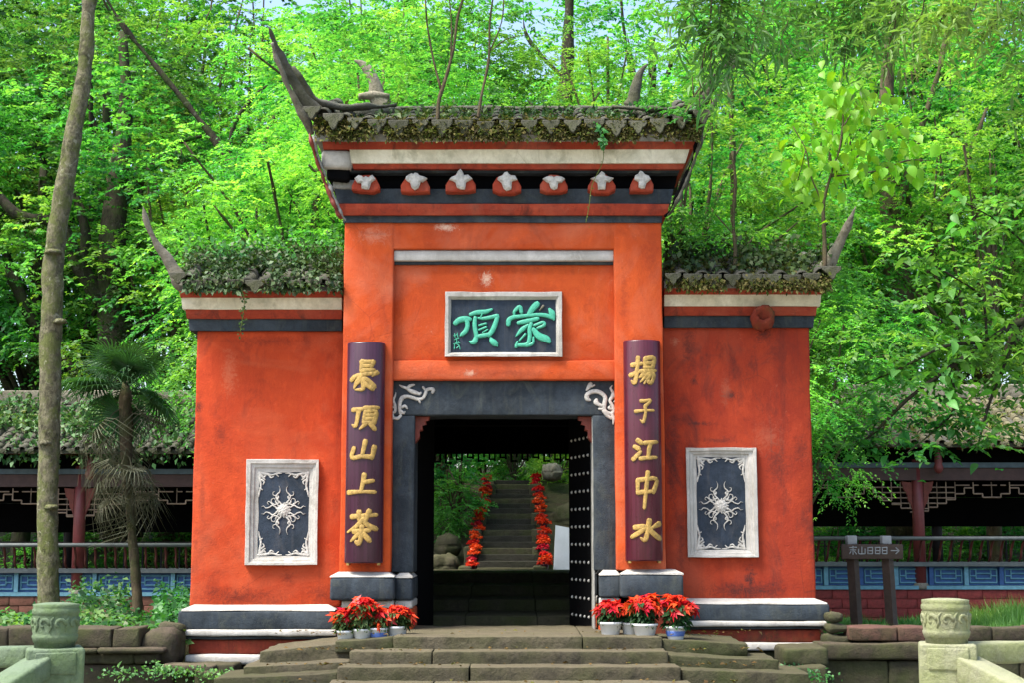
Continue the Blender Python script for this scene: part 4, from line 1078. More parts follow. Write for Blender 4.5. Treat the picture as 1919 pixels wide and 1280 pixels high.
course(rw, 1540, 1990, 1207, 1238, -0.30, 170, ['rock', 'stepdark'], 0.5, 5)
course(rw, 1530, 1990, 1240, 1300, -0.28, 190, ['rock', 'stepdark'], 0.5, 5)
course(rw, 1500, 1990, 1301, 1345, -0.28, 190, ['rock', 'stepdark'], 0.5, 5)
for a, b, c, d, e in ((1553, 1582, 1148, 1150, 1168), (1552, 1590, 1170, 1172, 1188), (1546, 1600, 1190, 1192, 1214)):
    slab_px('stone', rw, a, b, c, d, e, -0.1, 0.3, 'stepdark', 0.05, 0.04, 0.025)
slab_px('stone', rw, 1470, 1552, 1217, 1214, 1250, -0.55, 0.5, 'stepdark', 0.06, 0.03, 0.02)
slab_px('stone', rw, 1462, 1550, 1252, 1250, 1300, -0.75, 0.5, 'stepdark', 0.06, 0.03, 0.02)

# ------------------------------------------------------------------ steps rising in the passage and the stairway behind
ps = thing('passage_steps', 'dark stone steps on the floor of the gate passage', 'steps', (GX, 3, 0))
prev = -0.02
for i in range(5):
    y0 = 0.30 if i == 0 else 1.5 + (i - 1) * 1.2
    z1 = 0.005 + i * 0.117
    x0 = pxl + 0.004; x1 = pxr - 0.004
    n = 3
    for k in range(n):
        a, b = x0 + (x1 - x0) * k / n, x0 + (x1 - x0) * (k + 1) / n
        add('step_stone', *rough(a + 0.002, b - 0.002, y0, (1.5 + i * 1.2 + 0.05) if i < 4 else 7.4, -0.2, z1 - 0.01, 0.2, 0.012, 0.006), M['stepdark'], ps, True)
st = thing('hill_stairway', 'narrow grey stone stairway climbing the hill behind the doorway', 'stairs', (-0.03, 8, 0.4))
NS = 17
for i in range(NS):
    y = 8.0 + i * 0.37
    z = 0.47 + i * 0.094
    xa, xb = Xp(893 + i * 2.0, 1000, y) , Xp(1012 - i * 1.2, 1000, y)
    add('stair_tread', *rough(xa, xb, y, y + 0.45, z - 0.35, z, 0.12, 0.012, 0.006), M['passage' if i % 3 else 'stepdark'], st, True)
for side, (pa, pb) in ((-1, (872, 918)), (1, (1012, 1003))):
    for i in range(6):
        y = 7.7 + i * 1.05; k = i / 5.0
        xc_ = Xp(pa + (pb - pa) * k, 1000, y)
        add('side_kerb', *rough(xc_ - 0.10, xc_ + 0.10, y, y + 1.04, 0.0, 0.50 + 0.262 * (y - 7.7) , 0.15, 0.03, 0.015), M['stepdark'], st, True)
rampv = [(Xp(1038, 1065, 8.3), 8.3, 0.1), (Xp(1120, 1065, 8.3), 8.3, 0.1), (Xp(1120, 985, 8.3), 8.3, Zp(1000, 8.3)), (Xp(1041, 985, 8.3), 8.3, Zp(985, 8.3)),
         (Xp(1034, 1010, 8.9), 8.9, 0.1), (Xp(1110, 1010, 8.9), 8.9, 0.1), (Xp(1110, 985, 8.9), 8.9, Zp(1000, 8.3)), (Xp(1041, 985, 8.9), 8.9, Zp(985, 8.3))]
tag(add('rendered_wall', rampv, [(0, 1, 2, 3), (4, 7, 6, 5), (0, 3, 7, 4), (1, 5, 6, 2), (3, 2, 6, 7), (0, 4, 5, 1)], M['pale_wall']), 'pale blue grey sloping wall beside the hill stairway', 'wall')
def boulder(cx, cy, cz, rx, ry, rz, mat, label):
    V, Fc = rough(cx - rx, cx + rx, cy - ry, cy + ry, cz - rz, cz + rz, rx / 5, min(rx, ry, rz) * 0.8, rx * 0.22, 1.6 / rx)
    return tag(add('boulder', V, Fc, M[mat], None, True), label, 'boulder')
p = P(1032, 880, 13.2); boulder(p[0] + 0.03, 13.4, p[2] - 0.05, 0.18, 0.3, 0.15, 'horn', 'pale boulder near the top of the hill stairway')
p = P(1052, 950, 11.5); boulder(p[0] + 0.16, 11.7, p[2] - 0.25, 0.30, 0.4, 0.30, 'stepdark', 'dark mossy boulder above the pale sloping wall')
p = P(838, 1010, 9.0); boulder(p[0], 9.3, p[2] - 0.12, 0.19, 0.3, 0.18, 'stepdark', 'dark boulder below the bush beside the hill stairway')
p = P(825, 1050, 7.9); boulder(p[0], 8.1, p[2] - 0.10, 0.26, 0.3, 0.16, 'stepdark', 'low flat boulder at the foot of the hill stairway')

# ------------------------------------------------------------------ covered galleries either side
def brush_poly(px, py, Y): return (Xp(px, py, Y), Zp(py, Y))
def gallery(sgn, x_in, x_out, colx, dz, label, panel_gap, brickmat, tilemat):
    YG = 11.4
    z = lambda py: Zp(py, YG) + dz
    g = thing('covered_gallery', label, 'gallery', ((x_in + x_out) / 2, YG + 1.7, -0.1), 'covered galleries flanking the gate')
    xa, xb = min(x_in, x_out), max(x_in, x_out)
    def B(nm, x0, x1, y0, y1, z0, z1, mat, parent=None): return add(nm, *box(x0, x1, y0, y1, z0, z1), M[mat], parent or g)
    zf = z(1105)
    # base wall in bricks
    base = B('base_wall', xa, xb, YG - 0.02, YG + 3.4, zf - 0.85, zf - 0.004, brickmat)
    bh = (zf - 0.66 + 0.66 - (zf - 0.66)) / 4 if False else 0.155
    me_cache = {}
    for r_ in range(4):
        x = xa + (0 if r_ % 2 else -0.16)
        while x < xb:
            w = 0.42
            x0, x1 = max(xa, x), min(xb, x + w)
            if x1 - x0 > 0.05:
                key = round(x1 - x0, 2)
                if key not in me_cache:
                    V, Fc = rough(-(x1 - x0) / 2 + 0.004, (x1 - x0) / 2 - 0.004, 0, 0.06, 0.004, bh - 0.004, 0.5, 0.008, 0.003, 3, 2)
                    me_cache[key] = mesh('brick', V, Fc, M[brickmat], True)
                o = link_mesh('brick', me_cache[key], base)
                o.location = [float(v) for v in np.array(((x0 + x1) / 2, YG - 0.045 + random.uniform(-0.006, 0.006), zf - 0.01 - (r_ + 1) * bh)) - ORIGIN[g.name]]
            x += w
    B('floor_sill', xa, xb, YG - 0.07, YG + 0.22, zf - 0.003, z(1098.5), 'cyan')
    # seat wall panels
    zs, zr_ = z(1062), z(1098)
    B('seat_board', xa, xb, YG - 0.10, YG + 0.34, zs, z(1054), 'rail')
    B('panel_back', xa, xb, YG + 0.10, YG + 0.12, zr_, zs - 0.002, 'bluegrey')
    npan = int((xb - xa) / panel_gap)
    for i in range(npan + 1):
        x = xa + (xb - xa) * i / npan
        B('panel_post', x - 0.035, x + 0.035, YG - 0.03, YG + 0.06, zr_ + 0.001, zs - 0.001, 'cyan' if i % 2 else 'blue')
        if i < npan:
            x1 = xa + (xb - xa) * (i + 1) / npan
            pnl = B('blue_panel', x + 0.04, x1 - 0.04, YG + 0.03, YG + 0.08, zr_ + 0.002, zs - 0.003, 'blue')
            mb = MB(); a, b, c, d = x + 0.07, x1 - 0.07, zr_ + 0.045, zs - 0.05; y = YG + 0.014
            w = (b - a); h = d - c
            for q in (((a, c), (a, d)), ((b, c), (b, d)), ((a, d), (b, d)), ((a, c), (b, c)), ((a + w * .22, c + h * .3), (b - w * .22, c + h * .3)), ((a + w * .22, c + h * .68), (b - w * .22, c + h * .68)),
                      ((a + w * .22, c + h * .3), (a + w * .22, d)), ((b - w * .22, c + h * .3), (b - w * .22, d)), ((a, c + h * .5), (a + w * .22, c + h * .5)), ((b - w * .22, c + h * .5), (b, c + h * .5))):
                mb.put(*bar((q[0][0], y, q[0][1]), (q[1][0], y, q[1][1]), 0.018))
            mb.build('panel_fret', M['cyan'], pnl)
    # backrest: handrail and curved slats
    hr = add('handrail', *tube([(xa, YG - 0.30, z(1010)), ((xa + xb) / 2, YG - 0.30, z(1010)), (xb, YG - 0.30, z(1010))], 0.034, 10), M['rail'], g, True)
    sl = tube(smooth_path([(0, -0.01, 0), (0.0, -0.14, 0.10), (0.01, -0.16, 0.22), (0.015, -0.24, 0.34), (0.02, -0.29, (z(1010) - z(1055)) - 0.02)], 3), 0.021, 6)
    sm = mesh('back_slat', *sl, M['slat'], True)
    ns = int((xb - xa) / 0.168)
    for i in range(ns):
        o = link_mesh('back_slat', sm, g)
        o.location = [float(v) for v in np.array((xa + (i + 0.5) * (xb - xa) / ns, YG, z(1055))) - ORIGIN[g.name]]
    # rear rail
    B('rear_rail', xa, xb, YG + 2.9, YG + 2.96, z(1010), z(1004), 'darkwood')
    for i in range(ns // 2):
        x = xa + (i + 0.5) * (xb - xa) / (ns // 2)
        B('rear_slat', x - 0.014, x + 0.014, YG + 2.91, YG + 2.945, zf + 0.4, z(1010) - 0.001, 'darkwood')
    B('rear_seat', xa, xb, YG + 2.7, YG + 3.1, zf + 0.34, zf + 0.40, 'darkwood')
    # columns
    for x in colx:
        c = add('column', *tube([(x, YG + 0.06, zf), (x, YG + 0.06, z(960)), (x, YG + 0.06, z(862))], [0.105, 0.10, 0.095], 14), M['colred'], g, True)
        V, Fc = lathe([(0.15, 0), (0.15, 0.05), (0.125, 0.08), (0.12, 0.10)], x, YG + 0.06, zf + 0.002, 14)
        add('column_base', V, Fc, M['horn'], c, True)
        V, Fc = lathe([(0.02, -0.2), (0.06, -0.17), (0.085, -0.1), (0.06, -0.03), (0.07, 0.0), (0.055, 0.1), (0.05, 0.36)], x + 0.26, YG - 0.34, z(868), 10)
        add('hanging_post', V, Fc, M['colred'], g, True)
        mbx = MB()
        for s in (-1, 1):
            pts = [(x + s * a, b) for a, b in ((0.10, z(905)), (0.27, z(903)), (0.24, z(918)), (0.18, z(928)), (0.17, z(938)), (0.12, z(948)), (0.10, z(956)))]
            mbx.put(*outline(pts, YG + 0.03, YG + 0.09))
        mbx.build('column_bracket', M['redwood'], c)
    for x in [xa + 0.55 + i * 2.75 for i in range(int((xb - xa) / 2.75) + 1)]:
        add('rear_column', *tube([(x, YG + 2.85, zf), (x, YG + 2.85, z(900))], 0.10, 10), M['darkwood'], g, True)
    # beams
    B('front_beam', xa, xb, YG - 0.03, YG + 0.13, z(901), z(878), 'brownbeam')
    B('front_beam', xa, xb, YG - 0.07, YG + 0.14, z(877.6), z(868), 'bluegrey')
    B('upper_beam', xa, xb, YG + 0.10, YG + 0.2, z(867.6), z(846), 'darkwood')
    B('rear_beam', xa, xb, YG + 2.75, YG + 2.9, z(985), z(925), 'black')
    B('rear_shade_panel', xa, xb, YG + 2.8, YG + 2.86, z(924.5), z(826), 'black')  # black sheet standing in for the deep shade inside the gallery
    B('gallery_ceiling', xa, xb, YG + 0.22, YG + 2.74, z(856), z(852), 'black')
    B('front_panel', xa, xb, YG + 0.02, YG + 0.09, z(867.4), z(838), 'black')
    # hanging fretwork
    mb = MB(); y = YG + 0.05; u = 0.155; zz = z(904)
    x = xa + 0.05; k = 0
    hts = [0.10, 0.20, 0.20, 0.10, 0.20, 0.26, 0.26, 0.20]
    while x < xb - u:
        h = hts[k % 8]; h2 = hts[(k + 1) % 8]
        near = min(abs(x + u / 2 - c) for c in colx)
        if near < 0.7: h = h2 = 0.24 + (0.7 - near) * 0.42
        mb.put(*bar((x, y, zz - h), (x + u, y, zz - h), 0.017))
        mb.put(*bar((x + u, y, zz - h), (x + u, y, zz - h2), 0.017) if abs(h - h2) > 0.01 else bar((x + u, y, zz - h), (x + u, y, zz), 0.014))
        if k % 2 == 0: mb.put(*bar((x, y, zz), (x, y, zz - h), 0.014))
        if near < 0.7:
            for q in np.arange(0.09, h, 0.09): mb.put(*bar((x, y, zz - q), (x + u, y, zz - q), 0.014))
        else: mb.put(*bar((x, y, zz - 0.055), (x + u * (0.6 if k % 3 else 1), y, zz - 0.055), 0.014))
        x += u; k += 1
    tag(mb.build('hanging_fretwork', M['fret'], g), kind='stuff')
    # roof
    Ye, Yr = YG - 0.62, YG + 1.55
    ze, zr = Zp(832, Ye) + dz, Zp(746, Yr) + dz
    slab = add('roof', *prism_x([(Ye, ze), (Yr, zr), (2 * Yr - Ye, ze), (2 * Yr - Ye, ze - .08), (Yr, zr - .1), (Ye, ze - .06)], xa, xb, None, 0.006), M['tile'], g)
    s_ = math.atan2(zr - ze, Yr - Ye); Ls = math.hypot(zr - ze, Yr - Ye)
    cols = int((xb - xa) / 0.225)
    rows = min(11, 300 // cols)
    tm = mesh('roof_tile', *half_tile(Ls / rows * 1.3, 0.072), M[tilemat], True)
    pm = mesh('pan_tile', *[np.array(a) if i == 0 else a for i, a in enumerate(drip_mesh(0.075, 0.06))], M[tilemat])
    for i in range(cols):
        x = xa + (i + 0.5) * (xb - xa) / cols
        for k in range(rows):
            s = k * Ls / rows - 0.05
            tile_object(tm, 'roof_tile', slab, (x + random.uniform(-.012, .012), Ye + s * math.cos(s_), ze + s * math.sin(s_) + 0.008 + random.uniform(0, 0.012)), s_ - 0.04, random.uniform(-.06, .06))
        tile_object(pm, 'drip_tile', slab, (x + 0.112, Ye - 0.05, ze + 0.0), random.uniform(-.2, .1))
    B('eave_board', xa, xb, Ye + 0.02, Ye + 0.05, z(838), ze - 0.062, 'redwood')
    for i in range(cols): 
        x = xa + (i + 0.5) * (xb - xa) / cols
        if i % 2 == 0: add('rafter', *box(x - 0.03, x + 0.03, Ye + 0.06, YG + 0.3, z(840), ze - 0.064), M['redwood'], g)
    add('roof_ridge', *rough(xa, xb, Yr - 0.09, Yr + 0.09, zr - 0.02, Zp(722, Yr) + dz, 0.12, 0.02, 0.012), M['horn'], g, True)
    return g
XI = Xp(1480, 1000, 11.4); XO = Xp(2200, 1000, 11.4)
gallery(1, XI, XO, [Xp(1722, 1000, 11.46)], 0.0, 'covered gallery with blue seat panels, lichened tile roof and bright red base wall', 0.55, 'brick', 'tilegold')
XI2 = Xp(400, 1000, 11.4); XO2 = Xp(-330, 1000, 11.4)
gallery(-1, XI2, XO2, [Xp(148, 1000, 11.46)], -0.11, 'shaded covered gallery behind the fan palm with dull brick base', 0.62, 'brickdull', 'tile')

# ------------------------------------------------------------------ carved balustrade posts in front
def balustrade(label, cx, mat, Y, rails, rot, dia_px, dz):
    x = Xp(cx, 1200, Y); k = PPM(Y)
    zt_ = Zp(1122 + dz, Y)
    g = thing('stone_balustrade', label, 'balustrade', (x, Y, -0.75))
    r = dia_px / 2 / k
    prof = [(r * 0.90, -0.03), (r * 0.97, 0.0), (r * 0.97, 0.012), (r * 0.93, 0.018), (r * 0.955, 0.03)]
    prof += [(r * 0.955, 0.03 + 0.012 * i) for i in range(1, 9)]
    prof += [(r * 0.955, 0.135), (r * 1.0, 0.14), (r * 1.0, 0.165), (r * 0.95, 0.172), (r * 0.97, 0.182), (r * 0.97, 0.196), (r * 0.55, 0.204), (0.001, 0.205)]
    z0 = zt_ - 0.205
    V, Fc = lathe(prof, 0, 0, 0, 40)
    drum = add('post_drum', [(x + a, Y + b, z0 + c) for a, b, c in V], Fc, M[mat], g, True)
    # raised scrolls round the drum
    mb = MB()
    for j in range(9):
        th = 2 * math.pi * j / 9 + 0.3
        pts = []
        for q in np.linspace(0, 1, 9):
            a = q * 4.6; rr = 0.038 * (1 - 0.62 * q)
            pts.append((th + (rr * math.cos(a)) / r, 0.080 + rr * math.sin(a) * 0.95))
        pth = [(x + (r * 0.965) * math.cos(a), Y + (r * 0.965) * math.sin(a), z0 + b) for a, b in pts]
        mb.put(*tube(pth, np.linspace(0.013, 0.007, 9), 6, up=(math.cos(th), math.sin(th), 0)))
        th2 = th + math.pi / 9
        pth = [(x + r * 0.96 * math.cos(th2 + a), Y + r * 0.96 * math.sin(th2 + a), z0 + 0.08 + b) for a, b in ((-0.1, -0.045), (0.0, -0.01), (-0.05, 0.02), (0.1, 0.045))]
        mb.put(*tube(pth, [0.004, 0.011, 0.010, 0.004], 6, up=(math.cos(th2), math.sin(th2), 0)))
    mb.build('carved_scroll', M[mat], drum, True)
    V, Fc = lathe([(r * 0.86, 0), (r * 0.86, 0.10), (r * 0.92, 0.10)], 0, 0, 0, 24)
    add('post_neck', [(x + a, Y + b, z0 - 0.115 + c) for a, b, c in V], Fc, M[mat], drum, True)
    hw = 0.165
    V, Fc = rough(-hw, hw, -hw, hw, 0, z0 - 0.06 + 0.75, 0.12, 0.016, 0.004)
    c_, s_ = math.cos(rot), math.sin(rot)
    def turn(V): return [(x + a * c_ - b * s_, Y + a * s_ + b * c_, -0.75 + c) for a, b, c in np.array(V)]
    add('post', turn(V), Fc, M[mat], g, True)
    zh = z0 - 0.06 + 0.75
    for q in (-1, 1):
        V, Fc = rough(-hw * .72, hw * .72, q * hw - 0.012, q * hw + 0.012, zh - 0.15, zh - 0.02, 0.1, 0.01, 0.003, 3, 4)
        add('post_panel', turn(V), Fc, M[mat], g, True)
    for (dx, dy, dzz, z1, hgt, wid) in rails:
        L = math.hypot(dx, dy)
        V, Fc = rough(0, L, -wid / 2, wid / 2, -hgt, 0, 0.12, 0.02, 0.006)
        a = math.atan2(dy, dx)
        V = [(x + math.cos(a) * (u + hw * 0.9) - math.sin(a) * v, Y + math.sin(a) * (u + hw * 0.9) + math.cos(a) * v, z1 + w + dzz * u / L) for u, v, w in np.array(V)]
        add('rail', V, Fc, M[mat], g, True)
    return g
YPO = -4.8
kk = PPM(YPO)
balustrade('pale carved stone corner post with rails by the low block wall', 1774, 'post_pale', YPO, [(2.6, 0.9, 0.0, Zp(1206, YPO), 0.125, 0.16), (1.0, -1.6, -0.62, Zp(1226, YPO), 0.16, 0.20)], R(-14), 88, 0)
balustrade('green algae covered carved stone post in front of the fan palm bed', 103, 'post_green', YPO, [(-2.2, 0.7, -0.12, Zp(1212, YPO), 0.12, 0.16), (-0.55, -1.7, -0.55, Zp(1226, YPO), 0.13, 0.18)], R(20), 85, 8)

# ------------------------------------------------------------------ wooden direction sign
YSG = 1.6
sg = thing('direction_sign', 'brown timber direction sign on two posts with an arrow and white post caps', 'sign', P(1630, 1170, YSG))
for (pt, pb, top, cap) in ((1596, 1606, 1012, 1), (1661, 1672, 1012, 1)):
    pth = [P(pb, 1178, YSG), P(pt, top + 8, YSG)]
    add('sign_post', *tube(pth, 0.062, 4, flat=(1, 1)), M['signwood'], sg)
    q = P(pt - 1, 1013, YSG - 0.01)
    add('post_cap', *rough(q[0] - 0.05, q[0] + 0.05, YSG - 0.06, YSG + 0.05, q[2] - 0.045, q[2] + 0.045, 0.1, 0.01, 0.004), M['signwhite'], sg, True)
bd = add('sign_board', *rough(Xp(1577, 1034, 1.5), Xp(1692, 1034, 1.5), YSG - 0.115, YSG - 0.075, Zp(1049, 1.5), Zp(1021, 1.5), 0.1, 0.008, 0.004), M['signwood'], sg, True)
mb = MB(); yb = YSG - 0.118
def sgn(px, w, strokes):
    for st in strokes:
        pts = [(Xp(px + a * w, 1029 + b * 14 - 3, yb), Zp(1029 + b * 14 - 3, yb)) for a, b in st]
        mb.put(*stroke(pts, [2.1 / PPM(yb)] * len(pts), 0.004, yb, 3, 6))
sgn(1592, 13, [[(0,.1),(1,.05)], [(.5,-.1),(.5,.3)], [(.1,.4),(.9,.4)], [(.5,.4),(.5,1)], [(.2,.6),(0,.9)], [(.7,.6),(1,.95)]])
sgn(1609, 12, [[(.5,0),(.5,.9)], [(0,.3),(.05,.9),(1,.9)], [(1,.25),(1,.9)]])
for k in (1626, 1640, 1653): sgn(k, 9, [[(0,.1),(1,.05)], [(.05,.1),(.05,.9)], [(1,.1),(1,.9)], [(0,.5),(1,.5)], [(0,.9),(1,.9)]])
sgn(1670, 15, [[(0,.5),(1,.5)], [(.6,.1),(1,.5)], [(.6,.9),(1,.5)]])
mb.build('lettering', M['signwhite'], bd, True)

# ------------------------------------------------------------------ poinsettias
def flower_mesh(seed, n1=8, n2=6, R_=0.088):
    rg = np.random.default_rng(seed)
    P_, D_, N_, L_ = [], [], [], []
    for ring, (n, ln, el) in enumerate(((n1, R_, -0.12), (n2, R_ * 0.7, 0.35))):
        for i in range(n):
            a = 2 * np.pi * (i + 0.5 * ring) / n + rg.normal(0, 0.12)
            e = el + rg.normal(0, 0.15)
            P_.append((0, 0, 0.006 * ring)); D_.append((math.cos(a) * math.cos(e), math.sin(a) * math.cos(e), math.sin(e)))
            N_.append((0, 0, 1)); L_.append(ln * rg.uniform(0.85, 1.15))
    P_, D_, N_, L_ = map(np.array, (P_, D_, N_, L_))
    V, Fc = leaf_arrays(P_, D_, N_.astype(float), L_, L_ * 0.46, 0.16, 0.42, 0.42)
    return mesh('flower', V, Fc, M['poin'])
FM = [flower_mesh(s) for s in range(4)]
def poinsettia(px, base_py, Y, pot_w, height_px, spread_px, nfl, label, potmat='pot', seed=1, sc=1.0, grp='potted poinsettias beside the doorway'):
    k = PPM(Y); b = P(px, base_py, Y)
    rg = np.random.default_rng(seed)
    g = thing('poinsettia_plant', label, 'potted plant', b, grp)
    r = pot_w / 2 / k; h = 24 * sc / k
    prof = [(r * 0.70, 0), (r * 0.72, 0.002), (r * 0.94, h * 0.82), (r * 1.0, h * 0.83), (r * 1.02, h), (r * 0.92, h), (r * 0.88, h * 0.86), (0.001, h * 0.85)]
    V, Fc = lathe(prof, b[0], b[1], b[2], 20)
    pot = add('pot', V, Fc, M['pot'], g, True)
    V, Fc = lathe([(r * 0.88, h * 0.865), (0.001, h * 0.90)], b[0], b[1], b[2], 16)
    add('soil', V, Fc, M['soil'], pot)
    if potmat == 'potblue':
        V, Fc = lathe([(r * 0.795, h * 0.25), (r * 0.80, h * 0.27), (r * 0.90, h * 0.62), (r * 0.89, h * 0.64)], b[0], b[1], b[2], 20)
        V = [(b[0] + (x - b[0]) * 1.02, b[1] + (y - b[1]) * 1.02, z) for x, y, z in V]
        add('pot_pattern', V, Fc, M['potblue'], pot, True)
    H, S = height_px * 0.97 / k, spread_px * 0.84 / k
    heads = []
    for i in range(nfl):
        a = 2.4 * i + rg.uniform(0, 0.6); rr = S * math.sqrt((i + 0.5) / nfl)
        heads.append((rr * 1.1 * math.cos(a), rr * math.sin(a) * 0.7, H * (1.0 - 0.32 * (rr / S) ** 2) - rg.uniform(0, 0.03)))
    mb = MB()
    for hx, hy, hz in heads[::2]:
        mb.put(*tube(smooth_path([(b[0] + hx * .1, b[1] + hy * .1, b[2] + h * 0.8), (b[0] + hx * 0.5, b[1] + hy * .5, b[2] + h + (hz - h) * 0.5), (b[0] + hx, b[1] + hy, b[2] + hz)], 3), 0.005, 5))
    add('stems', mb.v, mb.f, M['poinleaf'], g)
    n = 190
    th = rg.uniform(0, 2 * np.pi, n); zz = rg.uniform(h * 1.0, H * 0.86, n)
    rr = S * (0.35 + 0.6 * (zz / H)) * np.sqrt(rg.uniform(0.15, 1, n))
    pos = np.stack((b[0] + rr * np.cos(th), b[1] + rr * np.sin(th) * 0.8, b[2] + zz), 1)
    d = np.stack((np.cos(th), np.sin(th), rg.normal(-0.5, 0.3, n)), 1)
    nr = np.array((0, 0, 1.0)) + rg.normal(0, 0.35, (n, 3))
    L = rg.uniform(0.05, 0.085, n) * sc
    tag(add('foliage', *leaf_arrays(pos, d, nr, L, L * 0.55), M['poinleaf'], g), kind='stuff')
    for i, (hx, hy, hz) in enumerate(heads):
        o = link_mesh('flower', FM[i % 4], g)
        o.location = (hx, hy, hz)
        o.rotation_euler = (rg.normal(0.25, 0.3) - hy / S * 0.4, rg.normal(0, 0.3) + hx / S * 0.55, rg.uniform(0, 6))
        s = rg.uniform(0.7, 1.1) * sc; o.scale = (s, s, s)
    return g
YQ = -0.62
poinsettia(648, 1207, YQ - 0.02, 36, 66, 26, 15, 'poinsettia in a white pot, outermost of the row below the tea couplet', seed=3)
poinsettia(679, 1204, YQ - 0.04, 36, 82, 34, 27, 'tallest poinsettia in the row below the tea couplet, in a white pot', seed=4)
poinsettia(709, 1202, YQ - 0.02, 36, 54, 20, 8, 'poinsettia in the blue patterned pot below the tea couplet', 'potblue', seed=5)
poinsettia(744, 1199, YQ + 0.05, 40, 62, 30, 22, 'low spreading poinsettia in a white pot against the doorway, nearest the tea couplet', seed=6)
poinsettia(1144, 1191, YQ + 0.08, 44, 64, 28, 20, 'small poinsettia at the studded door leaf, below the water couplet', seed=7)
poinsettia(1182, 1192, YQ + 0.12, 36, 62, 24, 11, 'poinsettia half hidden behind its neighbours below the water couplet', seed=8)
poinsettia(1209, 1194, YQ - 0.02, 48, 78, 38, 30, 'broad poinsettia in the middle of the row below the water couplet', seed=9)
poinsettia(1266, 1199, YQ - 0.04, 40, 80, 42, 30, 'tallest poinsettia below the water couplet, in a white and blue pot', 'potblue', seed=10)
# the double row up the hill stairway: one small plant, copied
proto = None
for side, (pa, pb) in ((0, (882, 917)), (1, (1023, 1006))):
    for i in range(21):
        k = i / 20
        y = 7.85 + i * 0.299
        px = pa + (pb - pa) * k + random.uniform(-4, 4)
        x = Xp(px, 1000, y); z = 0.46 + 0.254 * (y - 8.0) + random.uniform(0, 0.03)
        if proto is None:
            n = 26; P_, D_, N_ = [], [], []
            c = unit(n) * 0.11; c[:, 2] = np.abs(c[:, 2]) * 0.9 + 0.12
            Vs, Fs = [], []
            proto = thing('small_poinsettia', 'small red poinsettia in the double row lining the hill stairway', 'potted plant', (x, y, z), 'poinsettias lining the hill stairway')
            cen = np.repeat(c, 6, axis=0); th = np.tile(np.arange(6) * np.pi / 3, n) + rng.uniform(0, 6, n * 6)
            d = np.stack((np.cos(th), np.sin(th), rng.normal(0, 0.4, n * 6)), 1)
            L = np.full(n * 6, 0.085)
            tag(add('bracts', *leaf_arrays(cen + np.array((x, y, z)), d, np.array((0, 0, 1.0)) + rng.normal(0, .4, d.shape), L, L * 0.55), M['poin'], proto), kind='stuff')
            V, Fc = lathe([(0.06, 0), (0.085, 0.11), (0.085, 0.12), (0.001, 0.12)], x, y, z, 10)
            add('pot', V, Fc, M['lacquer_red'], proto, True)
        else:
            proto.scale = (0.64, 0.64, 0.64)
            dup(proto, (x, y, z), random.uniform(0, 6), random.uniform(0.52, 0.74))

# ------------------------------------------------------------------ trees
def crown_mesh(seed, rx, rz, clumps, clump_r, twigs, per_twig, leaf, mat, base=0.15, aspect=0.55, drop=0.25):
    global rng
    rng = np.random.default_rng(seed)
    c = unit(clumps)
    rad = rng.uniform(0.25, 1.0, clumps) ** 0.5
    c = c * rad[:, None]
    c[:, 2] = np.where(c[:, 2] < -0.75, -0.75, c[:, 2])
    lob = 1 + 0.22 * np.sin(3 * np.arctan2(c[:, 1], c[:, 0]) + seed) + 0.12 * np.sin(5 * c[:, 2] * 2 + seed)
    ctr = c * np.array((rx, rx, rz)) * lob[:, None]
    out = ctr / (np.linalg.norm(ctr, axis=1, keepdims=True) + 1e-6)
    V, Fc = spray_leaves(ctr, clump_r * rng.uniform(0.7, 1.25, clumps), twigs, per_twig, leaf, aspect, 0.32, drop, 0.5, out)
    return mesh('crown', V, Fc, M[mat]), ctr
def trunk_limbs(seed, h, r, ctr, zc, nlimb, mat, lean=0.4, r_top=0.3, stub=0.35):
    rg = np.random.default_rng(seed)
    mb = MB()
    bx, by = rg.uniform(-lean, lean, 2)
    path = smooth_path([(0, 0, -0.6), (bx * 0.2, by * .2, h * 0.25), (bx * 0.7, by * 0.4, h * 0.6), (bx, by, h), (bx * 1.1, by * 1.2, zc + 1.5)], 4)
    rr = np.interp(path[:, 2], [-0.6, 0.4, h, zc + 1.5], [r * 1.35, r, r * 0.65, r * r_top])
    mb.put(*tube(path, rr, 9, r * 0.25, 2.2))
    pick = rg.permutation(len(ctr))[:nlimb]
    for i in pick:
        e = ctr[i] + np.array((0, 0, zc))
        hs = rg.uniform(h * stub, h * 1.0)
        s = np.array([np.interp(hs, path[:, 2], path[:, a]) for a in range(3)]); s[2] = hs
        m = s + (e - s) * 0.5 + np.array((0, 0, rg.uniform(0.1, 0.7))) + rg.normal(0, 0.15, 3)
        q = smooth_path([s, m, e], 4)
        mb.put(*tube(q, np.linspace(r * 0.36, 0.018, len(q)), 6, 0.02, 3))
    me = mesh('trunk', mb.v, mb.f, M[mat], True)
    return me
KINDS = {}
def kind(nm, seed, rx, rz, zc, h, r, clumps, clump_r, twigs, per, leaf, mat, nlimb, bmat, drop=0.25, aspect=0.55, stub=0.35):
    cm, ctr = crown_mesh(seed, rx, rz, clumps, clump_r, twigs, per, leaf, mat, drop=drop, aspect=aspect)
    tm = trunk_limbs(seed, h, r, ctr, zc, nlimb, bmat, stub=stub)
    KINDS[nm] = (cm, tm, zc)
kind('mid', 11, 3.3, 4.2, 7.4, 6.0, 0.20, 110, 0.9, 13, 19, 0.115, 'leaf', 22, 'barkdark')
kind('fresh', 12, 3.0, 3.6, 6.6, 5.0, 0.15, 102, 0.82, 13, 19, 0.10, 'leafb', 20, 'barkbrown')
kind('deep', 13, 3.4, 4.8, 7.6, 6.0, 0.24, 108, 0.9, 13, 19, 0.12, 'leafd', 22, 'barkdark')
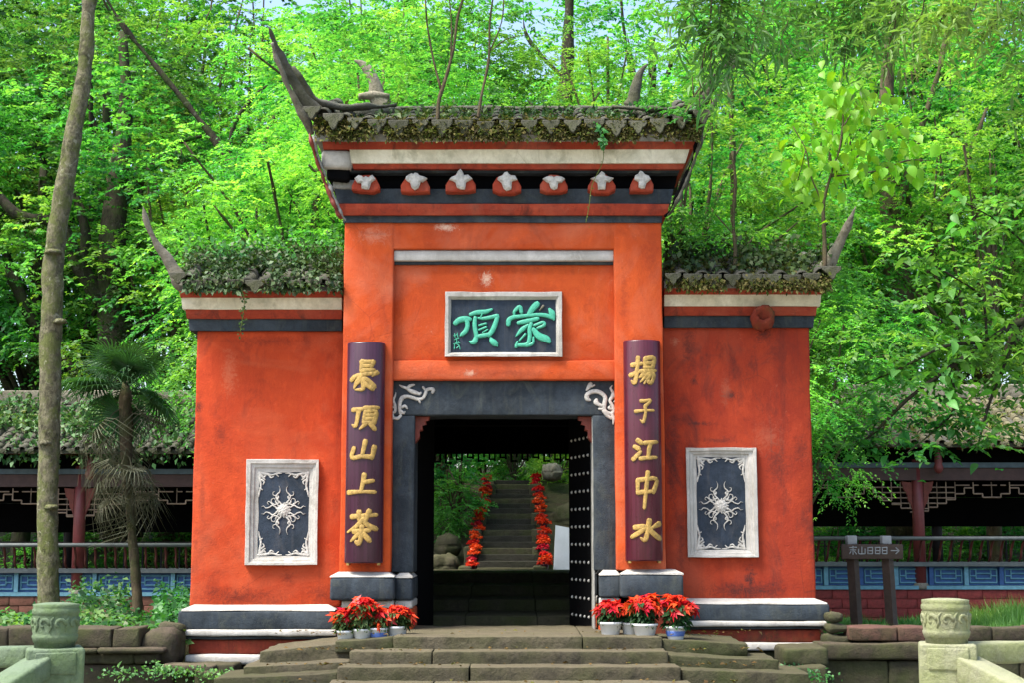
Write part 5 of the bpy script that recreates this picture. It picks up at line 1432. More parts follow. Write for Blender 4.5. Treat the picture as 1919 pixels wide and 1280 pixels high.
kind('slim', 14, 2.3, 4.6, 7.8, 6.6, 0.12, 96, 0.75, 12, 22, 0.10, 'leaf', 18, 'barkbrown', 0.45)
kind('bush', 15, 0.9, 0.75, 0.7, 0.4, 0.03, 46, 0.32, 9, 12, 0.075, 'leaf', 14, 'barkbrown')
kind('bushb', 16, 0.9, 0.8, 0.75, 0.4, 0.03, 46, 0.32, 9, 12, 0.07, 'leafb', 14, 'barkbrown')
kind('near', 21, 2.1, 2.3, 7.2, 5.0, 0.10, 115, 0.62, 12, 19, 0.072, 'leafb', 14, 'barkbrown', 0.45, stub=0.75)
kind('nearb', 22, 2.2, 2.4, 7.0, 5.0, 0.10, 115, 0.66, 12, 19, 0.076, 'leaf', 14, 'barkdark', 0.4, stub=0.75)
kind('nearf', 23, 2.0, 2.0, 6.6, 5.0, 0.08, 115, 0.6, 13, 22, 0.064, 'leafb', 14, 'barkbrown', 0.5, 0.35, stub=0.75)
def tree(nm, kd, x, y, label, sc=1.0, rot=None, z=None, group=None, cat='tree', sz=1.0):
    cm, tm, zc = KINDS[kd]
    z = hill(x, min(y, 62)) if z is None else z
    g = thing(nm, label, cat, (x, y, z), group)
    g.scale = (sc, sc, sc * sz)
    g.rotation_euler.z = random.uniform(0, 6.28) if rot is None else rot
    t_ = link_mesh('trunk', tm, g)
    c = link_mesh('crown', cm, g); c.location.z = zc
    tag(c, kind='stuff')
    return g
LB = {'mid': 'broadleaved tree with dark trunk in the dense wood behind the gate', 'fresh': 'fresh bright green tree in the dense wood behind the gate',
      'deep': 'deep green tree in the dense wood behind the gate', 'slim': 'slender tree with drooping sprays in the dense wood behind the gate'}
WOOD = [  # kind, photo column, depth Y, scale, dz
 ('mid', 60, 17, 1.0, 0), ('fresh', 330, 16.5, 0.95, 0), ('fresh', 500, 18, 0.95, -0.6), ('fresh', 770, 17, 1.0, 0.6), ('slim', 690, 20, 1.05, 1.0), ('fresh', 1160, 18, 1.0, 0.6), ('mid', 1290, 17, 0.9, 0),
 ('fresh', 1460, 16.5, 0.95, 0), ('fresh', 1650, 17.5, 1.05, 0.2), ('fresh', 1840, 16.5, 1.05, 0.3), ('deep', 180, 21, 1.15, 0.6), ('mid', 430, 24, 1.1, 0.6), ('fresh', 720, 25, 1.2, 2.0),
 ('fresh', 1130, 26, 1.1, 1.2), ('fresh', 1440, 23, 1.1, 1.2), ('mid', 1600, 24, 1.2, 1.0), ('fresh', 1780, 23, 1.2, 1.2), ('deep', -60, 23, 1.2, 0.5), ('fresh', 1990, 20, 1.15, 0.3), ('mid', -120, 18, 1.0, 0), ('fresh', -330, 18, 1.05, 0), ('mid', -480, 22, 1.2, 0), ('deep', -330, 27, 1.4, 0), ('mid', 2200, 18, 1.1, 0), ('deep', 2320, 24, 1.3, 0),
 ('fresh', 300, 29, 1.4, 2.5), ('mid', 1240, 31, 1.4, 2.0), ('fresh', 1540, 30, 1.4, 2.5), ('mid', 80, 31, 1.45, 2.0), ('fresh', 1740, 32, 1.45, 2.5), ('deep', 1920, 31, 1.45, 2), ('fresh', 790, 33, 1.4, 1.5),
 ('slim', 480, 38, 1.5, 0), ('deep', 1640, 40, 1.7, 2), ('deep', 180, 40, 1.7, 2), ('slim', 1000, 40, 1.25, -2.5)]
for kd, px, y, sc, dz in WOOD:
    x = Xp(px, 500, y)
    tree('broadleaf_tree', kd, x, y, LB[kd], sc, None, hill(x, y) + dz - (0.4 if dz else 0), 'trees of the wood behind the gate (' + kd + ')')
for kd, px, y, sc, dz, lb in (
    ('nearf', 730, 9.2, 1.0, 0.1, 'young feathery leaved tree crowding the upper roof by the pale ridge finial'), ('near', 560, 9.0, 0.95, -0.9, 'leafy young tree rising behind the ivy covered side roof'),
    ('nearb', 830, 12.6, 1.0, 0.0, 'green tree crowded behind the middle of the upper roof'), ('nearf', 1130, 12.4, 1.0, 0.6, 'feathery tree behind the dark ridge finial'),
    ('near', 1300, 9.0, 0.95, -0.3, 'leafy young tree behind the outer corner of the upper roof above the worn wall'), ('nearb', 1420, 9.8, 0.95, -1.4, 'green young tree behind the mossy side roof over the worn wall'),
    ('nearf', 640, 13.0, 1.15, 1.2, 'tall feathery tree above the curled roof corner by the ivy'), ('nearb', 475, 9.6, 0.95, -1.2, 'bushy young tree hanging over the outer end of the ivy covered side roof'),
    ('nearf', 1478, 8.6, 0.85, -1.7, 'low crowned feathery tree behind the outer end of the worn wall')):
    x = Xp(px, 500, y)
    tree('young_tree', kd, x, y, lb, sc, None, hill(x, y) + dz)
# undergrowth on the slope and round the stairway
for i, (kd, px, py, y, sc, lb) in enumerate((
    ('bush', 838, 965, 10.6, 0.72, 'bush with small bright leaves hanging over the hill stairway'), ('bush', 826, 890, 12.2, 0.9, 'leafy bush seen at the edge of the doorway above the hill stairway'),
    ('bushb', 960, 888, 15.6, 0.95, 'yellow green bush at the head of the hill stairway'), ('bushb', 1050, 920, 14.6, 0.8, 'bright bush behind the pale boulder by the stairway'),
    ('bushb', 900, 880, 16.5, 1.3, 'tall light green bush beyond the top of the stairway'), ('bush', 1010, 870, 17.5, 1.5, 'rounded green bush on the slope above the stairway head'))):
    p = P(px, py, y)
    tree('bush', kd, p[0], y, lb, sc, None, p[2] - 0.35 * sc, None, 'bush')
for i in range(26):
    s = -1 if i % 2 else 1
    y = 15.6 + (i % 5) * 1.1
    x = s * (3.4 + (i // 2) * 0.62)
    tree('bush', 'bush' if i % 3 else 'bushb', x, y, 'leafy bush on the bank behind the covered gallery', random.uniform(0.7, 1.3), None, hill(x, y) - 0.1, 'bushes on the bank behind the galleries', 'bush')

# the leaning mossy trunk before the gallery
YT = 2.0
TP = [(a, b, c * 0.77) for a, b, c in [(205, -300, 30), (185, -60, 33), (168, 0, 35), (160, 120, 38), (141, 240, 42), (118, 360, 46), (102, 470, 50), (96, 600, 53), (93, 760, 51), (90, 900, 50), (90, 1050, 51), (91, 1150, 58), (92, 1200, 66)]]
pw = smooth_path([(*P(a, b, YT), c / 2 / PPM(YT)) for a, b, c in TP][::-1], 6)
g = thing('broadleaf_tree', 'tall leaning mossy trunk standing in front of the shaded gallery', 'tree', P(92, 1195, YT))
tb = tube(pw[:, :3], pw[:, 3], 16, 0.022, 5)
add('trunk', *tb, M['bark'], g, True)
for (a, b, s) in ((98, 470, 0.10), (112, 600, 0.08), (84, 830, 0.07), (95, 950, 0.08)):
    q = P(a, b, YT - 0.11)
    add('trunk_knot', *lathe([(0.0005, -0.02), (s, 0), (s * 0.7, 0.04), (s * 0.3, 0.03), (0.0005, 0.02)], q[0], q[1] + 0.02, q[2] - 0.02, 9, 0.02), M['bark'], g, True)
ctr = np.array([P(x, y, YT + dy) for x, y, dy in ((160, -330, 0), (330, -380, .8), (30, -420, .3), (240, -520, -.5), (120, -500, 1.0), (420, -460, .2))])
mb = MB()
for c in ctr:
    s = P(203, -280, YT); mb.put(*tube(smooth_path([s, (s + c) / 2 + np.array((0, 0, .1)), c], 3), [0.05, 0.045, 0.04, 0.035, 0.03, 0.02, 0.012], 6))
add('limb', mb.v, mb.f, M['bark'], g, True)
tag(add('crown', *spray_leaves(ctr, 0.7, 12, 16, 0.10), M['leaf'], g), kind='stuff')

# the dark ivy clad tree and its crooked boughs
def limb_tree(label, Y, limbs, mat, crowns, leafm, base, leaf=0.09, crad=0.6, name='old_tree'):
    g = thing(name, label, 'tree', base)
    for i, (nm, pts) in enumerate(limbs):
        q = smooth_path([(*P(a, b, Y + dy), w / 2 / PPM(Y)) for a, b, w, dy in pts], 5)
        add(nm, *tube(q[:, :3], np.maximum(q[:, 3], 0.006), 9, 0.05, 2.2), M[mat], g, True)
    if crowns:
        ctr = np.array([P(a, b, Y + dy) for a, b, dy in crowns])
        tag(add('crown', *spray_leaves(ctr, crad, 12, 16, leaf), M[leafm], g), kind='stuff')
    return g
b0 = P(226, 1100, 15.6)
limb_tree('dark gnarled old tree wrapped in ivy, rising over the shaded gallery roof', 15.6,
  [('trunk', [(228, 1010, 80, 0), (224, 860, 74, 0), (218, 700, 70, 0), (214, 560, 64, 0), (212, 430, 54, 0), (222, 330, 40, 0.3), (235, 200, 26, .6), (230, 60, 18, .8)]),
   ('limb', [(214, 600, 34, 0), (150, 500, 30, -.2), (110, 420, 26, -.3), (30, 400, 20, -.4), (-30, 330, 14, -.5)]), ('limb', [(220, 640, 26, 0), (280, 600, 22, .1), (320, 560, 16, .3), (350, 480, 10, .6)]),
   ('limb', [(150, 500, 22, -.2), (160, 430, 18, -.2), (130, 330, 12, 0)]), ('limb', [(222, 380, 26, .2), (270, 330, 18, .3), (330, 270, 12, .6), (400, 250, 6, .9)]), ('limb', [(120, 690, 20, 0), (60, 600, 24, 0), (20, 520, 22, 0), (-40, 460, 18, 0)]),
   ('limb', [(226, 820, 20, -.1), (160, 730, 18, -.2), (100, 640, 14, -.2)])],
  'barkdark', [(215, 620, -.5), (225, 690, -.5), (205, 540, -.5), (240, 760, -.5), (190, 480, -.4), (250, 560, -.4), (210, 850, -.4), (300, 560, -.2), (120, 470, -.5), (60, 420, -.5), (330, 290, .4), (170, 700, -.4), (70, 660, -.3), (290, 800, -.3), (130, 800, -.3)], 'ivy', (b0[0], 15.6, hill(b0[0], 15.6)), 0.085, 0.5)
b1 = P(1690, 1100, 17)
limb_tree('thick brown trunk with a dead bough behind the lichened gallery roof', 16.6,
  [('trunk', [(1700, 1010, 60, 0), (1696, 800, 58, 0), (1690, 640, 56, 0), (1682, 520, 50, 0), (1672, 400, 44, .2), (1660, 250, 34, .4), (1668, 90, 24, .6), (1690, -60, 16, .8)]),
   ('limb', [(1690, 560, 26, 0), (1620, 590, 20, -.3), (1560, 640, 14, -.4), (1530, 690, 8, -.5)]), ('limb', [(1678, 480, 22, 0), (1740, 400, 18, .2), (1800, 330, 12, .4), (1850, 200, 7, .6)]), ('limb', [(1672, 420, 20, 0), (1720, 260, 14, .2), (1760, 130, 9, .4), (1775, 40, 5, .6)])],
  'barkbrown', [(1740, 400, 0), (1800, 320, .2), (1610, 560, -.4), (1560, 560, -.4), (1760, 160, .3), (1660, 220, 0), (1700, 90, .2)], 'leaf', (b1[0], 16.6, hill(b1[0], 16.6)), 0.10, 0.75)
for (xx, label, pts) in ((1005, 'tall trunk with a forked top seen above the gate roof against the sky', [(1040, 700, 34, 0), (1050, 420, 32, 0), (1058, 200, 28, 0), (1064, 110, 24, 0), (1068, -40, 20, 0)]),
                         (400, 'slim dark trunk with a long slanting bough between the lower roof and the leaning trunk', [(470, 700, 22, 0), (455, 420, 20, 0), (420, 290, 17, 0), (330, 170, 12, 0), (240, 60, 8, 0), (190, -20, 5, 0)]),
                         (1400, 'slim tree with pale upright stem behind the worn side wall', [(1378, 640, 16, 0), (1376, 480, 15, 0), (1374, 340, 13, 0), (1370, 180, 11, 0), (1362, 20, 9, 0)])):
    lm = [('trunk', pts)]
    a = pts[2]
    if xx == 1005: lm += [('limb', [(1062, 150, 12, 0), (1020, 110, 10, 0), (985, 60, 7, 0), (980, 0, 4, 0)]), ('limb', [(1052, 260, 12, 0), (1000, 200, 9, 0), (960, 150, 6, 0)])]
    if xx == 400: lm += [('limb', [(430, 320, 9, 0), (440, 230, 7, 0), (500, 160, 5, 0), (560, 150, 3, 0)]), ('limb', [(455, 400, 11, 0), (510, 230, 9, 0), (560, 180, 7, 0), (650, 150, 4, 0)])]
    Yt = 15 if xx != 1400 else 9.4
    base = P(pts[0][0], 900, Yt)
    limb_tree(label, Yt, lm, 'barkdark' if xx != 1400 else 'barkbrown', [(p_[0] + random.uniform(-40, 40), p_[1], 0.2) for p_ in pts[2:]], 'leaf', (base[0], Yt, hill(base[0], Yt)), 0.09, 0.6, 'slim_tree')

# ------------------------------------------------------------------ plants that grow on the roofs
def sapling(label, Y, stems, crowns, mat, leafm, base, leaf, crad, aspect=0.4, twigs=9, per=14):
    g = thing('roof_sapling', label, 'sapling', base)
    mb = MB()
    for st in stems:
        q = smooth_path([(*P(a, b, Y + dy), w / 2 / PPM(Y)) for a, b, w, dy in st], 4)
        mb.put(*tube(q[:, :3], np.maximum(q[:, 3], 0.003), 6, 0.004, 8))
    add('stem', mb.v, mb.f, M[mat], g, True)
    ctr = np.array([P(a, b, Y + dy) for a, b, dy in crowns])
    tag(add('crown', *spray_leaves(ctr, crad, twigs, per, leaf, aspect, 0.3, 0.35), M[leafm], g), kind='stuff')
    return g
sapling('forked sapling rooted in the eave of the upper roof', -0.35, [[(820, 236, 9, 0), (822, 190, 8, 0), (834, 150, 7, 0), (850, 90, 6, 0), (858, 30, 5, 0), (880, -40, 4, 0)], [(826, 165, 5, 0), (812, 110, 4, 0), (800, 40, 3.5, 0), (796, -30, 3, 0)], [(845, 110, 4, 0), (846, 40, 3, 0), (840, -20, 2, 0)]],
   [(800, 40, 0), (860, -30, .2), (740, 60, .3), (690, 40, .2), (640, 70, .3), (790, -20, 0), (720, 110, .4), (610, 20, .3), (770, 100, .3), (880, -60, 0), (668, 95, .4)], 'barkbrown', 'leafb', P(820, 230, -0.4), 0.065, 0.34)
sapling('tangle of thin stems and leaves growing over the shaded roof corner', -0.42, [[(1278, 226, 5, 0), (1300, 180, 4, 0), (1330, 140, 3, 0), (1352, 110, 2, 0)], [(1300, 180, 3, 0), (1296, 130, 2, 0)]],
   [(1300, 190, 0), (1340, 140, .1), (1270, 210, 0), (1250, 200, .2), (1215, 194, .4)], 'barkbrown', 'leaf', P(1278, 226, -0.42), 0.05, 0.17)
sapling('thin sapling with upright twigs rooted beside the forked one on the upper roof', -0.35, [[(894, 234, 7, 0), (902, 180, 6, 0), (916, 110, 5, 0), (918, 40, 4, 0), (928, -30, 3, 0)], [(918, 95, 3, 0), (940, 40, 2.5, 0), (945, -20, 2, 0)], [(920, 95, 2.5, 0), (950, 72, 2, 0), (990, 64, 1.5, 0)]],
   [(925, -50, 0), (900, 60, .3), (880, 120, .3), (940, -20, .2)], 'barkbrown', 'leaf', P(894, 230, -0.4), 0.055, 0.26)
sapling('mossy stem growing from the side roof near the worn wall', 0.3, [[(1376, 520, 9, 0), (1378, 470, 8, 0), (1374, 410, 7, 0), (1378, 340, 6, 0), (1372, 280, 5, 0)], [(1376, 440, 3, 0), (1340, 400, 2, 0)]],
   [(1372, 290, 0), (1350, 390, .2), (1400, 350, .2), (1330, 430, .2), (1290, 460, .3), (1420, 430, .2), (1300, 400, .3)], 'barkbrown', 'leafb', P(1376, 515, 0.3), 0.06, 0.26)
def scatter_roof(name, n, px0, px1, rows, Ya, Yb, leaf, mat, parent, hang=0.0, thick=0.04, label=None):
    """little leaves over a roof strip, from row rows[0] at depth Ya to rows[1] at Yb"""
    u = rng.uniform(0, 1, n); v = rng.beta(1.1, 1.6, n)
    Y = Ya + (Yb - Ya) * v
    py = rows[0] + (rows[1] - rows[0]) * v
    px = px0 + (px1 - px0) * u
    dens = np.array([noise.noise(Vector((a * 0.02, b * 3, 1.7))) for a, b in zip(px, v)])
    keep = dens > -0.25
    pos = np.array([P(a, b, y) for a, b, y in zip(px[keep], py[keep], Y[keep])])
    m = len(pos)
    pos[:, 2] += np.abs(rng.normal(0, thick, m)) - hang * rng.uniform(0, 1, m) * (v[keep] < 0.25)
    d = rng.normal(0, 1, (m, 3)); d[:, 1] -= 0.6; d[:, 2] += 0.1 - 1.2 * (v[keep] < 0.25)
    nr = np.array((0, -0.5, 1.0)) + rng.normal(0, 0.5, (m, 3))
    L = leaf * rng.uniform(0.6, 1.4, m)
    o = add(name, *leaf_arrays(pos, d, nr, L, L * 0.6), M[mat], None)
    return tag(o, label, 'moss' if 'moss' in name else 'ivy', None, 'stuff')
scatter_roof('roof_moss', 17000, 592, 1312, (246, 216), -0.44, 0.6, 0.035, 'moss', None, 0.10, 0.03, 'dry brown moss and small ferns along the upper roof eave')
scatter_roof('roof_moss', 8500, 592, 1312, (238, 228), -0.42, -0.32, 0.045, 'moss', None, 0.13, 0.02, 'shaggy moss tufts over the drip tiles of the upper roof')
scatter_roof('roof_fern', 3200, 596, 1310, (240, 210), -0.4, 0.5, 0.06, 'ivy', None, 0.06, 0.05, 'green tufts among the moss of the upper roof')
scatter_roof('roof_fern', 2600, 1248, 1556, (520, 470), 0.05, 0.95, 0.065, 'ivy', None, 0.06, 0.10, 'green ferns and creepers over the side roof by the worn wall')
scatter_roof('roof_moss', 10000, 1248, 1556, (530, 486), -0.07, 0.8, 0.04, 'moss', None, 0.10, 0.035, 'dry moss over the tiles of the side roof by the worn wall')
scatter_roof('roof_ivy', 7500, 345, 640, (541, 476), -0.06, 0.9, 0.05, 'ivy', None, 0.05, 0.08, 'dark ivy heaped over the side roof beside the fan palm')
scatter_roof('roof_ivy_top', 2400, 345, 640, (520, 466), 0.4, 1.1, 0.055, 'leafd', None, 0.0, 0.12, 'greener ivy rising above the side roof ridge')
scatter_roof('gallery_ivy', 4200, -40, 352, (842, 748), 10.75, 12.8, 0.10, 'ivy', None, 0.3, 0.10, 'ivy and fallen leaves over the shaded gallery roof')
scatter_roof('gallery_moss', 2600, 1500, 1960, (830, 752), 10.75, 12.7, 0.09, 'moss', None, 0.05, 0.02, 'dry leaves lying on the lichened gallery roof')
# trailing stems that hang down the cornices
def trail(label, Y, pts, leaf=0.03, n=30, mat='ivy'):
    g = thing('trailing_vine', label, 'vine', P(*pts[0], Y))
    q = smooth_path([P(a, b, Y) for a, b in pts], 6)
    add('stem', *tube(q, 0.0035, 5), M['moss'], g)
    i = rng.integers(0, len(q), n)
    pos = q[i] + rng.normal(0, 0.018, (n, 3))
    d = rng.normal(0, 1, (n, 3)); d[:, 2] -= 0.7
    L = leaf * rng.uniform(0.7, 1.4, n)
    tag(add('foliage', *leaf_arrays(pos, d, np.array((0, -1.0, .4)) + rng.normal(0, .4, (n, 3)), L, L * 0.6), M[mat], g), kind='stuff')
trail('thin dry vine hanging before the upper beam ends', -0.33, [(1128, 262), (1130, 300), (1110, 345), (1104, 385), (1098, 416)], 0.02, 12, 'moss')
trail('leafy vine hanging over the mossy white side cornice', -0.04, [(452, 540), (458, 560), (455, 590), (450, 622)], 0.03, 60)
trail('leafy tuft hanging at the upper roof eave', -0.44, [(1120, 232), (1126, 250), (1130, 270)], 0.05, 50, 'leaf')

# ------------------------------------------------------------------ fan palm
YF = 3.2
pb_ = P(256, 1172, YF)
pm_ = thing('fan_palm', 'slender fan palm with a skirt of dry fronds before the shaded gallery', 'palm tree', pb_)
q = smooth_path([(*P(a, b, YF), w / 2 / PPM(YF)) for a, b, w in ((258, 1190, 20), (256, 1110, 19), (250, 1030, 18), (243, 950, 17), (238, 880, 20), (236, 800, 26), (235, 740, 22), (235, 715, 10))], 6)
add('trunk', *tube(q[:, :3], q[:, 3], 10, 0.02, 9), M['barkbrown'], pm_, True)
def fan_mesh(name, nseg, R_, pet, mat, arc=2.6, droop=0.2, w=0.022):
    V, Fc = tube([(0, 0, 0), (0, pet * 0.5, 0.03), (0, pet, 0)], 0.008, 5)
    V, Fc = list(map(tuple, V)), [tuple(f) for f in Fc]
    for i in range(nseg):
        a = -arc + 2 * arc * i / (nseg - 1)
        L = R_ * (0.72 + 0.28 * math.cos(a * 0.55)) * random.uniform(0.9, 1.08)
        d = np.array((math.sin(a), math.cos(a), 0)); s = np.array((d[1], -d[0], 0))
        k = len(V); b = np.array((0, pet, 0))
        for t, ww, z in ((0.05, 0.4, 0.0), (0.45, 1.0, 0.02), (0.8, 0.6, -droop * 0.10), (1.0, 0.04, -droop * (0.35 + 0.3 * random.random()))):
            c = b + d * L * t + np.array((0, 0, z))
            V += [tuple(c - s * w * ww / 2 + np.array((0, 0, 0.006))), tuple(c), tuple(c + s * w * ww / 2 + np.array((0, 0, 0.006)))]
        for j in range(3):
            o = k + j * 3
            Fc += [(o, o + 1, o + 4, o + 3), (o + 1, o + 2, o + 5, o + 4)]
    return mesh(name, V, Fc, M[mat])
fm = [fan_mesh('frond', 34, 0.44, 0.40, 'palm', 2.6, 0.2, 0.026), fan_mesh('frond', 28, 0.40, 0.34, 'palm', 2.3, 0.15)]
dm = [fan_mesh('dry_frond', 15, 0.40, 0.42, 'palmdry', 1.5, 0.9, 0.015), fan_mesh('dry_frond', 12, 0.34, 0.34, 'palmdry', 1.2, 1.1, 0.015)]
top = P(235, 722, YF) - pb_
for i in range(18):
    o = link_mesh('frond', fm[i % 2], pm_)
    o.location = top + np.array((0, 0, random.uniform(-0.08, 0.04)))
    o.rotation_euler = (R(random.uniform(-30, 60) - (i % 3) * 22), R(random.uniform(-20, 20)), R(i * 137.5))
for i in range(26):
    z_ = random.uniform(0, 1) ** 1.4
    o = link_mesh('dry_frond', dm[i % 2], pm_)
    o.location = P(236 + 4 * z_, 750 + 190 * z_, YF) - pb_
    o.rotation_euler = (R(random.uniform(-70, -8) - 15 * z_), R(random.uniform(-30, 30)), R(i * 137.5 + random.uniform(-20, 20)))
    s = random.uniform(0.7, 1.1); o.scale = (s, s, s)

# ------------------------------------------------------------------ ground cover
def ground_leaves(name, n, px0, px1, Ya, Yb, z0, h, leaf, mat, label, cat):
    Y = rng.uniform(Ya, Yb, n); px = rng.uniform(px0, px1, n)
    x = np.array([Xp(a, 1170, b) for a, b in zip(px, Y)])
    hh = h * (0.45 + 0.8 * np.clip(np.array([noise.noise(Vector((a * 1.7, b * 1.7, 5.0))) for a, b in zip(x, Y)]) + 0.3, 0, 1.2))
    pos = np.stack((x, Y, z0 + hh * rng.uniform(0, 1, n) ** 0.7), 1)
    d = rng.normal(0, 1, (n, 3)); d[:, 1] -= 0.4; d[:, 2] *= 0.5
    nr = np.array((0, -0.35, 1.0)) + rng.normal(0, 0.45, (n, 3))
    L = leaf * rng.uniform(0.6, 1.4, n)
    return tag(add(name, *leaf_arrays(pos, d, nr, L, L * 0.6), M[mat]), label, cat, None, 'stuff')
ground_leaves('ground_cover', 5000, -60, 352, 0.0, 3.4, -0.10, 0.24, 0.075, 'leafd', 'low leafy plants in the bed behind the ledge wall', 'ground cover')
ground_leaves('ground_cover', 2200, -60, 352, 0.0, 3.0, -0.10, 0.20, 0.07, 'ivy', 'darker creeping plants in the bed behind the ledge wall', 'ground cover')
ground_leaves('ground_cover', 900, 290, 352, 1.0, 3.0, -0.05, 0.52, 0.07, 'leafd', 'taller weeds against the end of the bright side wall', 'ground cover')
ground_leaves('ground_cover', 700, 130, 240, 3.0, 5.0, -0.05, 0.50, 0.075, 'leafd', 'sprawling weeds before the dull brick gallery base', 'ground cover')
def grass(n, px0, px1, Ya, Yb, z0, h, label):
    Y = rng.uniform(Ya, Yb, n); px = rng.uniform(px0, px1, n)
    x = np.array([Xp(a, 1170, b) for a, b in zip(px, Y)])
    g_ = np.array([noise.noise(Vector((a * 1.3, b * 1.3, 2.0))) for a, b in zip(x, Y)])
    tall = np.clip((x - Xp(1800, 1170, 1)) * 0.9, -0.25, 0.9)
    L = h * rng.uniform(0.5, 1.2, n) * np.clip(0.8 + g_ + tall, 0.25, 2.2)
    d = np.stack((rng.normal(0, 0.35, n), rng.normal(-0.1, 0.35, n), np.ones(n)), 1)
    return tag(add('grass', *leaf_arrays(np.stack((x, Y, np.full(n, z0)), 1), d, unit(n), L, np.full(n, 0.010), 0.1, 0.35), M['grass']), label, 'grass', None, 'stuff')
grass(15000, 1545, 2010, 0.0, 3.6, -0.09, 0.16, 'fresh green grass strip between the low block wall and the gallery')
for i, (a, b, c, d, n, h) in enumerate(((470, 640, -0.85, -0.5, 260, 0.03),)): pass
# moss tufts on the rough wall and the steps
def tufts(n, spots, leaf, mat, label):
    pos = []
    for (a, b, y, sp) in spots:
        c = P(a, b, y); pos.append(c + rng.normal(0, 1, (n, 3)) * np.array((sp / PPM(y), 0.04, 0.03)))
    pos = np.vstack(pos); m = len(pos)
    d = rng.normal(0, 1, (m, 3)); d[:, 1] -= 1.0
    L = leaf * rng.uniform(0.6, 1.4, m)
    return tag(add('moss_tufts', *leaf_arrays(pos, d, np.array((0, -1.0, 1.0)) + rng.normal(0, .4, (m, 3)), L, L * .6), M[mat]), label, 'moss', None, 'stuff')
tufts(90, [(330, 1262, -0.50, 22), (392, 1264, -0.52, 26), (430, 1270, -0.45, 22), (300, 1255, -0.45, 16), (230, 1262, -0.4, 30), (1478, 1258, -0.85, 14), (1530, 1268, -0.9, 16)], 0.035, 'leafd', 'small green weeds tufted between the rough stones beside the steps')

def litter(n):
    pos, d = [], []
    for _ in range(n):
        i = random.choice((0, 0, 1, 1, 2, 2, 3))
        Y0, t_, b_ = ROWS[i]
        px = random.uniform(500, 1450) if random.random() < 0.6 else random.choice((random.gauss(620, 60), random.gauss(1330, 70)))
        Y = Y0 + random.uniform(0.02, 0.30 if i else 0.7)
        lift = 0.0 if 745 < px < 1235 else (-0.04 if i else -0.05)
        pos.append((Xp(px, t_, Y0), Y, Zp(t_, Y0) + 0.014 + lift * 0)); d.append((random.gauss(0, 1), random.gauss(0, 1), random.gauss(0, .12)))
    m = len(pos); L = rng.uniform(0.025, 0.055, m)
    return tag(add('fallen_leaves', *leaf_arrays(np.array(pos), np.array(d), np.array((0, 0, 1.0)) + rng.normal(0, .3, (m, 3)), L, L * .6), M['litter']), 'brown fallen leaves scattered over the stone steps', 'fallen leaves', None, 'stuff')
litter(260)

# ------------------------------------------------------------------ boughs that hang into the view
def twig_leaves(parent, path, n, leafmesh, size, spread, name='leaf', hang=0.3, flat=True, kmax=300):
    L = len(path)
    for i in range(n):
        t_ = random.uniform(0.12, 1.0) * (L - 1); j = min(int(t_), L - 2); f = t_ - j
        p = path[j] * (1 - f) + path[j + 1] * f + rng.normal(0, spread, 3)
        o = link_mesh(name, leafmesh, parent)
        o.location = [float(v) for v in p - ORIGIN[parent.name]]
        o.rotation_euler = (random.gauss(-hang, 0.35), random.gauss(0, 0.4), random.uniform(0, 6.28)) if flat else (random.gauss(-1.2, 0.3), random.gauss(0, 0.3), random.uniform(0, 6.28))
        s = size * random.uniform(0.7, 1.25); o.scale = (s, s, s)
def broad_leaf(nm, mat, aspect=0.55):
    pr = [(0, 0), (0.12, 0.30), (0.32, 0.48), (0.55, 0.44), (0.80, 0.22), (1.0, 0.0)]
    V, Fc = [], []
    for t_, w in pr: V += [(-w * aspect, t_, 0.26 * w - 0.34 * t_ * t_), (0, t_, -0.34 * t_ * t_), (w * aspect, t_, 0.20 * w - 0.34 * t_ * t_)]
    for j in range(len(pr) - 1):
        o = j * 3; Fc += [(o, o + 1, o + 4, o + 3), (o + 1, o + 2, o + 5, o + 4)]
    return mesh(nm, V, Fc, M[mat], True)
ml_y, ml_g, ml_n = broad_leaf('leaf', 'leafy', 0.8), broad_leaf('leaf', 'leaf', 0.6), broad_leaf('leaf', 'needle', 0.16)
# 1: tree off to the side whose bough crosses the lichened gallery roof
tb_ = np.array((5.6, 1.2, -0.1))
bt = thing('side_tree', 'tree whose thin dark boughs spread deep green leaves across the lichened gallery roof', 'tree', tb_)
add('trunk', *tube(smooth_path([tb_ + (0, 0, -0.3), tb_ + (0.05, 0, 1.2), tb_ + (-0.1, 0.1, 2.6), tb_ + (0.1, 0, 4.4), tb_ + (0.2, .2, 6.5)], 4), np.linspace(0.16, 0.06, 17), 10, 0.03), M['bark'], bt, True)
YB = 1.0
BO = [[(2060, 560, 20), (1919, 600, 14), (1850, 640, 11), (1780, 690, 9), (1700, 750, 7), (1640, 810, 5), (1590, 845, 3)], [(1850, 640, 8), (1770, 650, 6), (1690, 690, 5), (1620, 720, 3)],
      [(1919, 600, 9), (1880, 690, 6), (1850, 770, 5), (1830, 850, 3)], [(1850, 640, 6), (1840, 560, 5), (1790, 520, 4), (1720, 480, 3)], [(1780, 690, 6), (1790, 760, 5), (1760, 800, 4), (1700, 850, 3)], [(2000, 570, 8), (1940, 480, 6), (1880, 420, 4), (1810, 380, 3)]]
mb = MB(); paths = []
for b_ in BO:
    q = smooth_path([(*P(x, y, YB + 0.4 * math.sin(x * 0.01)), w / 2 / PPM(YB)) for x, y, w in b_], 5)
    paths.append(q[:, :3]); mb.put(*tube(q[:, :3], np.maximum(q[:, 3], 0.004), 6, 0.006, 6))
mb.put(*tube(smooth_path([tb_ + (-0.05, 0.05, 2.4), tuple(P(2120, 540, YB)), tuple(P(2050, 560, YB))], 3), [0.08, 0.075, 0.07, 0.065, 0.06, 0.055, 0.05], 7))
add('bough', mb.v, mb.f, M['barkdark'], bt, True)
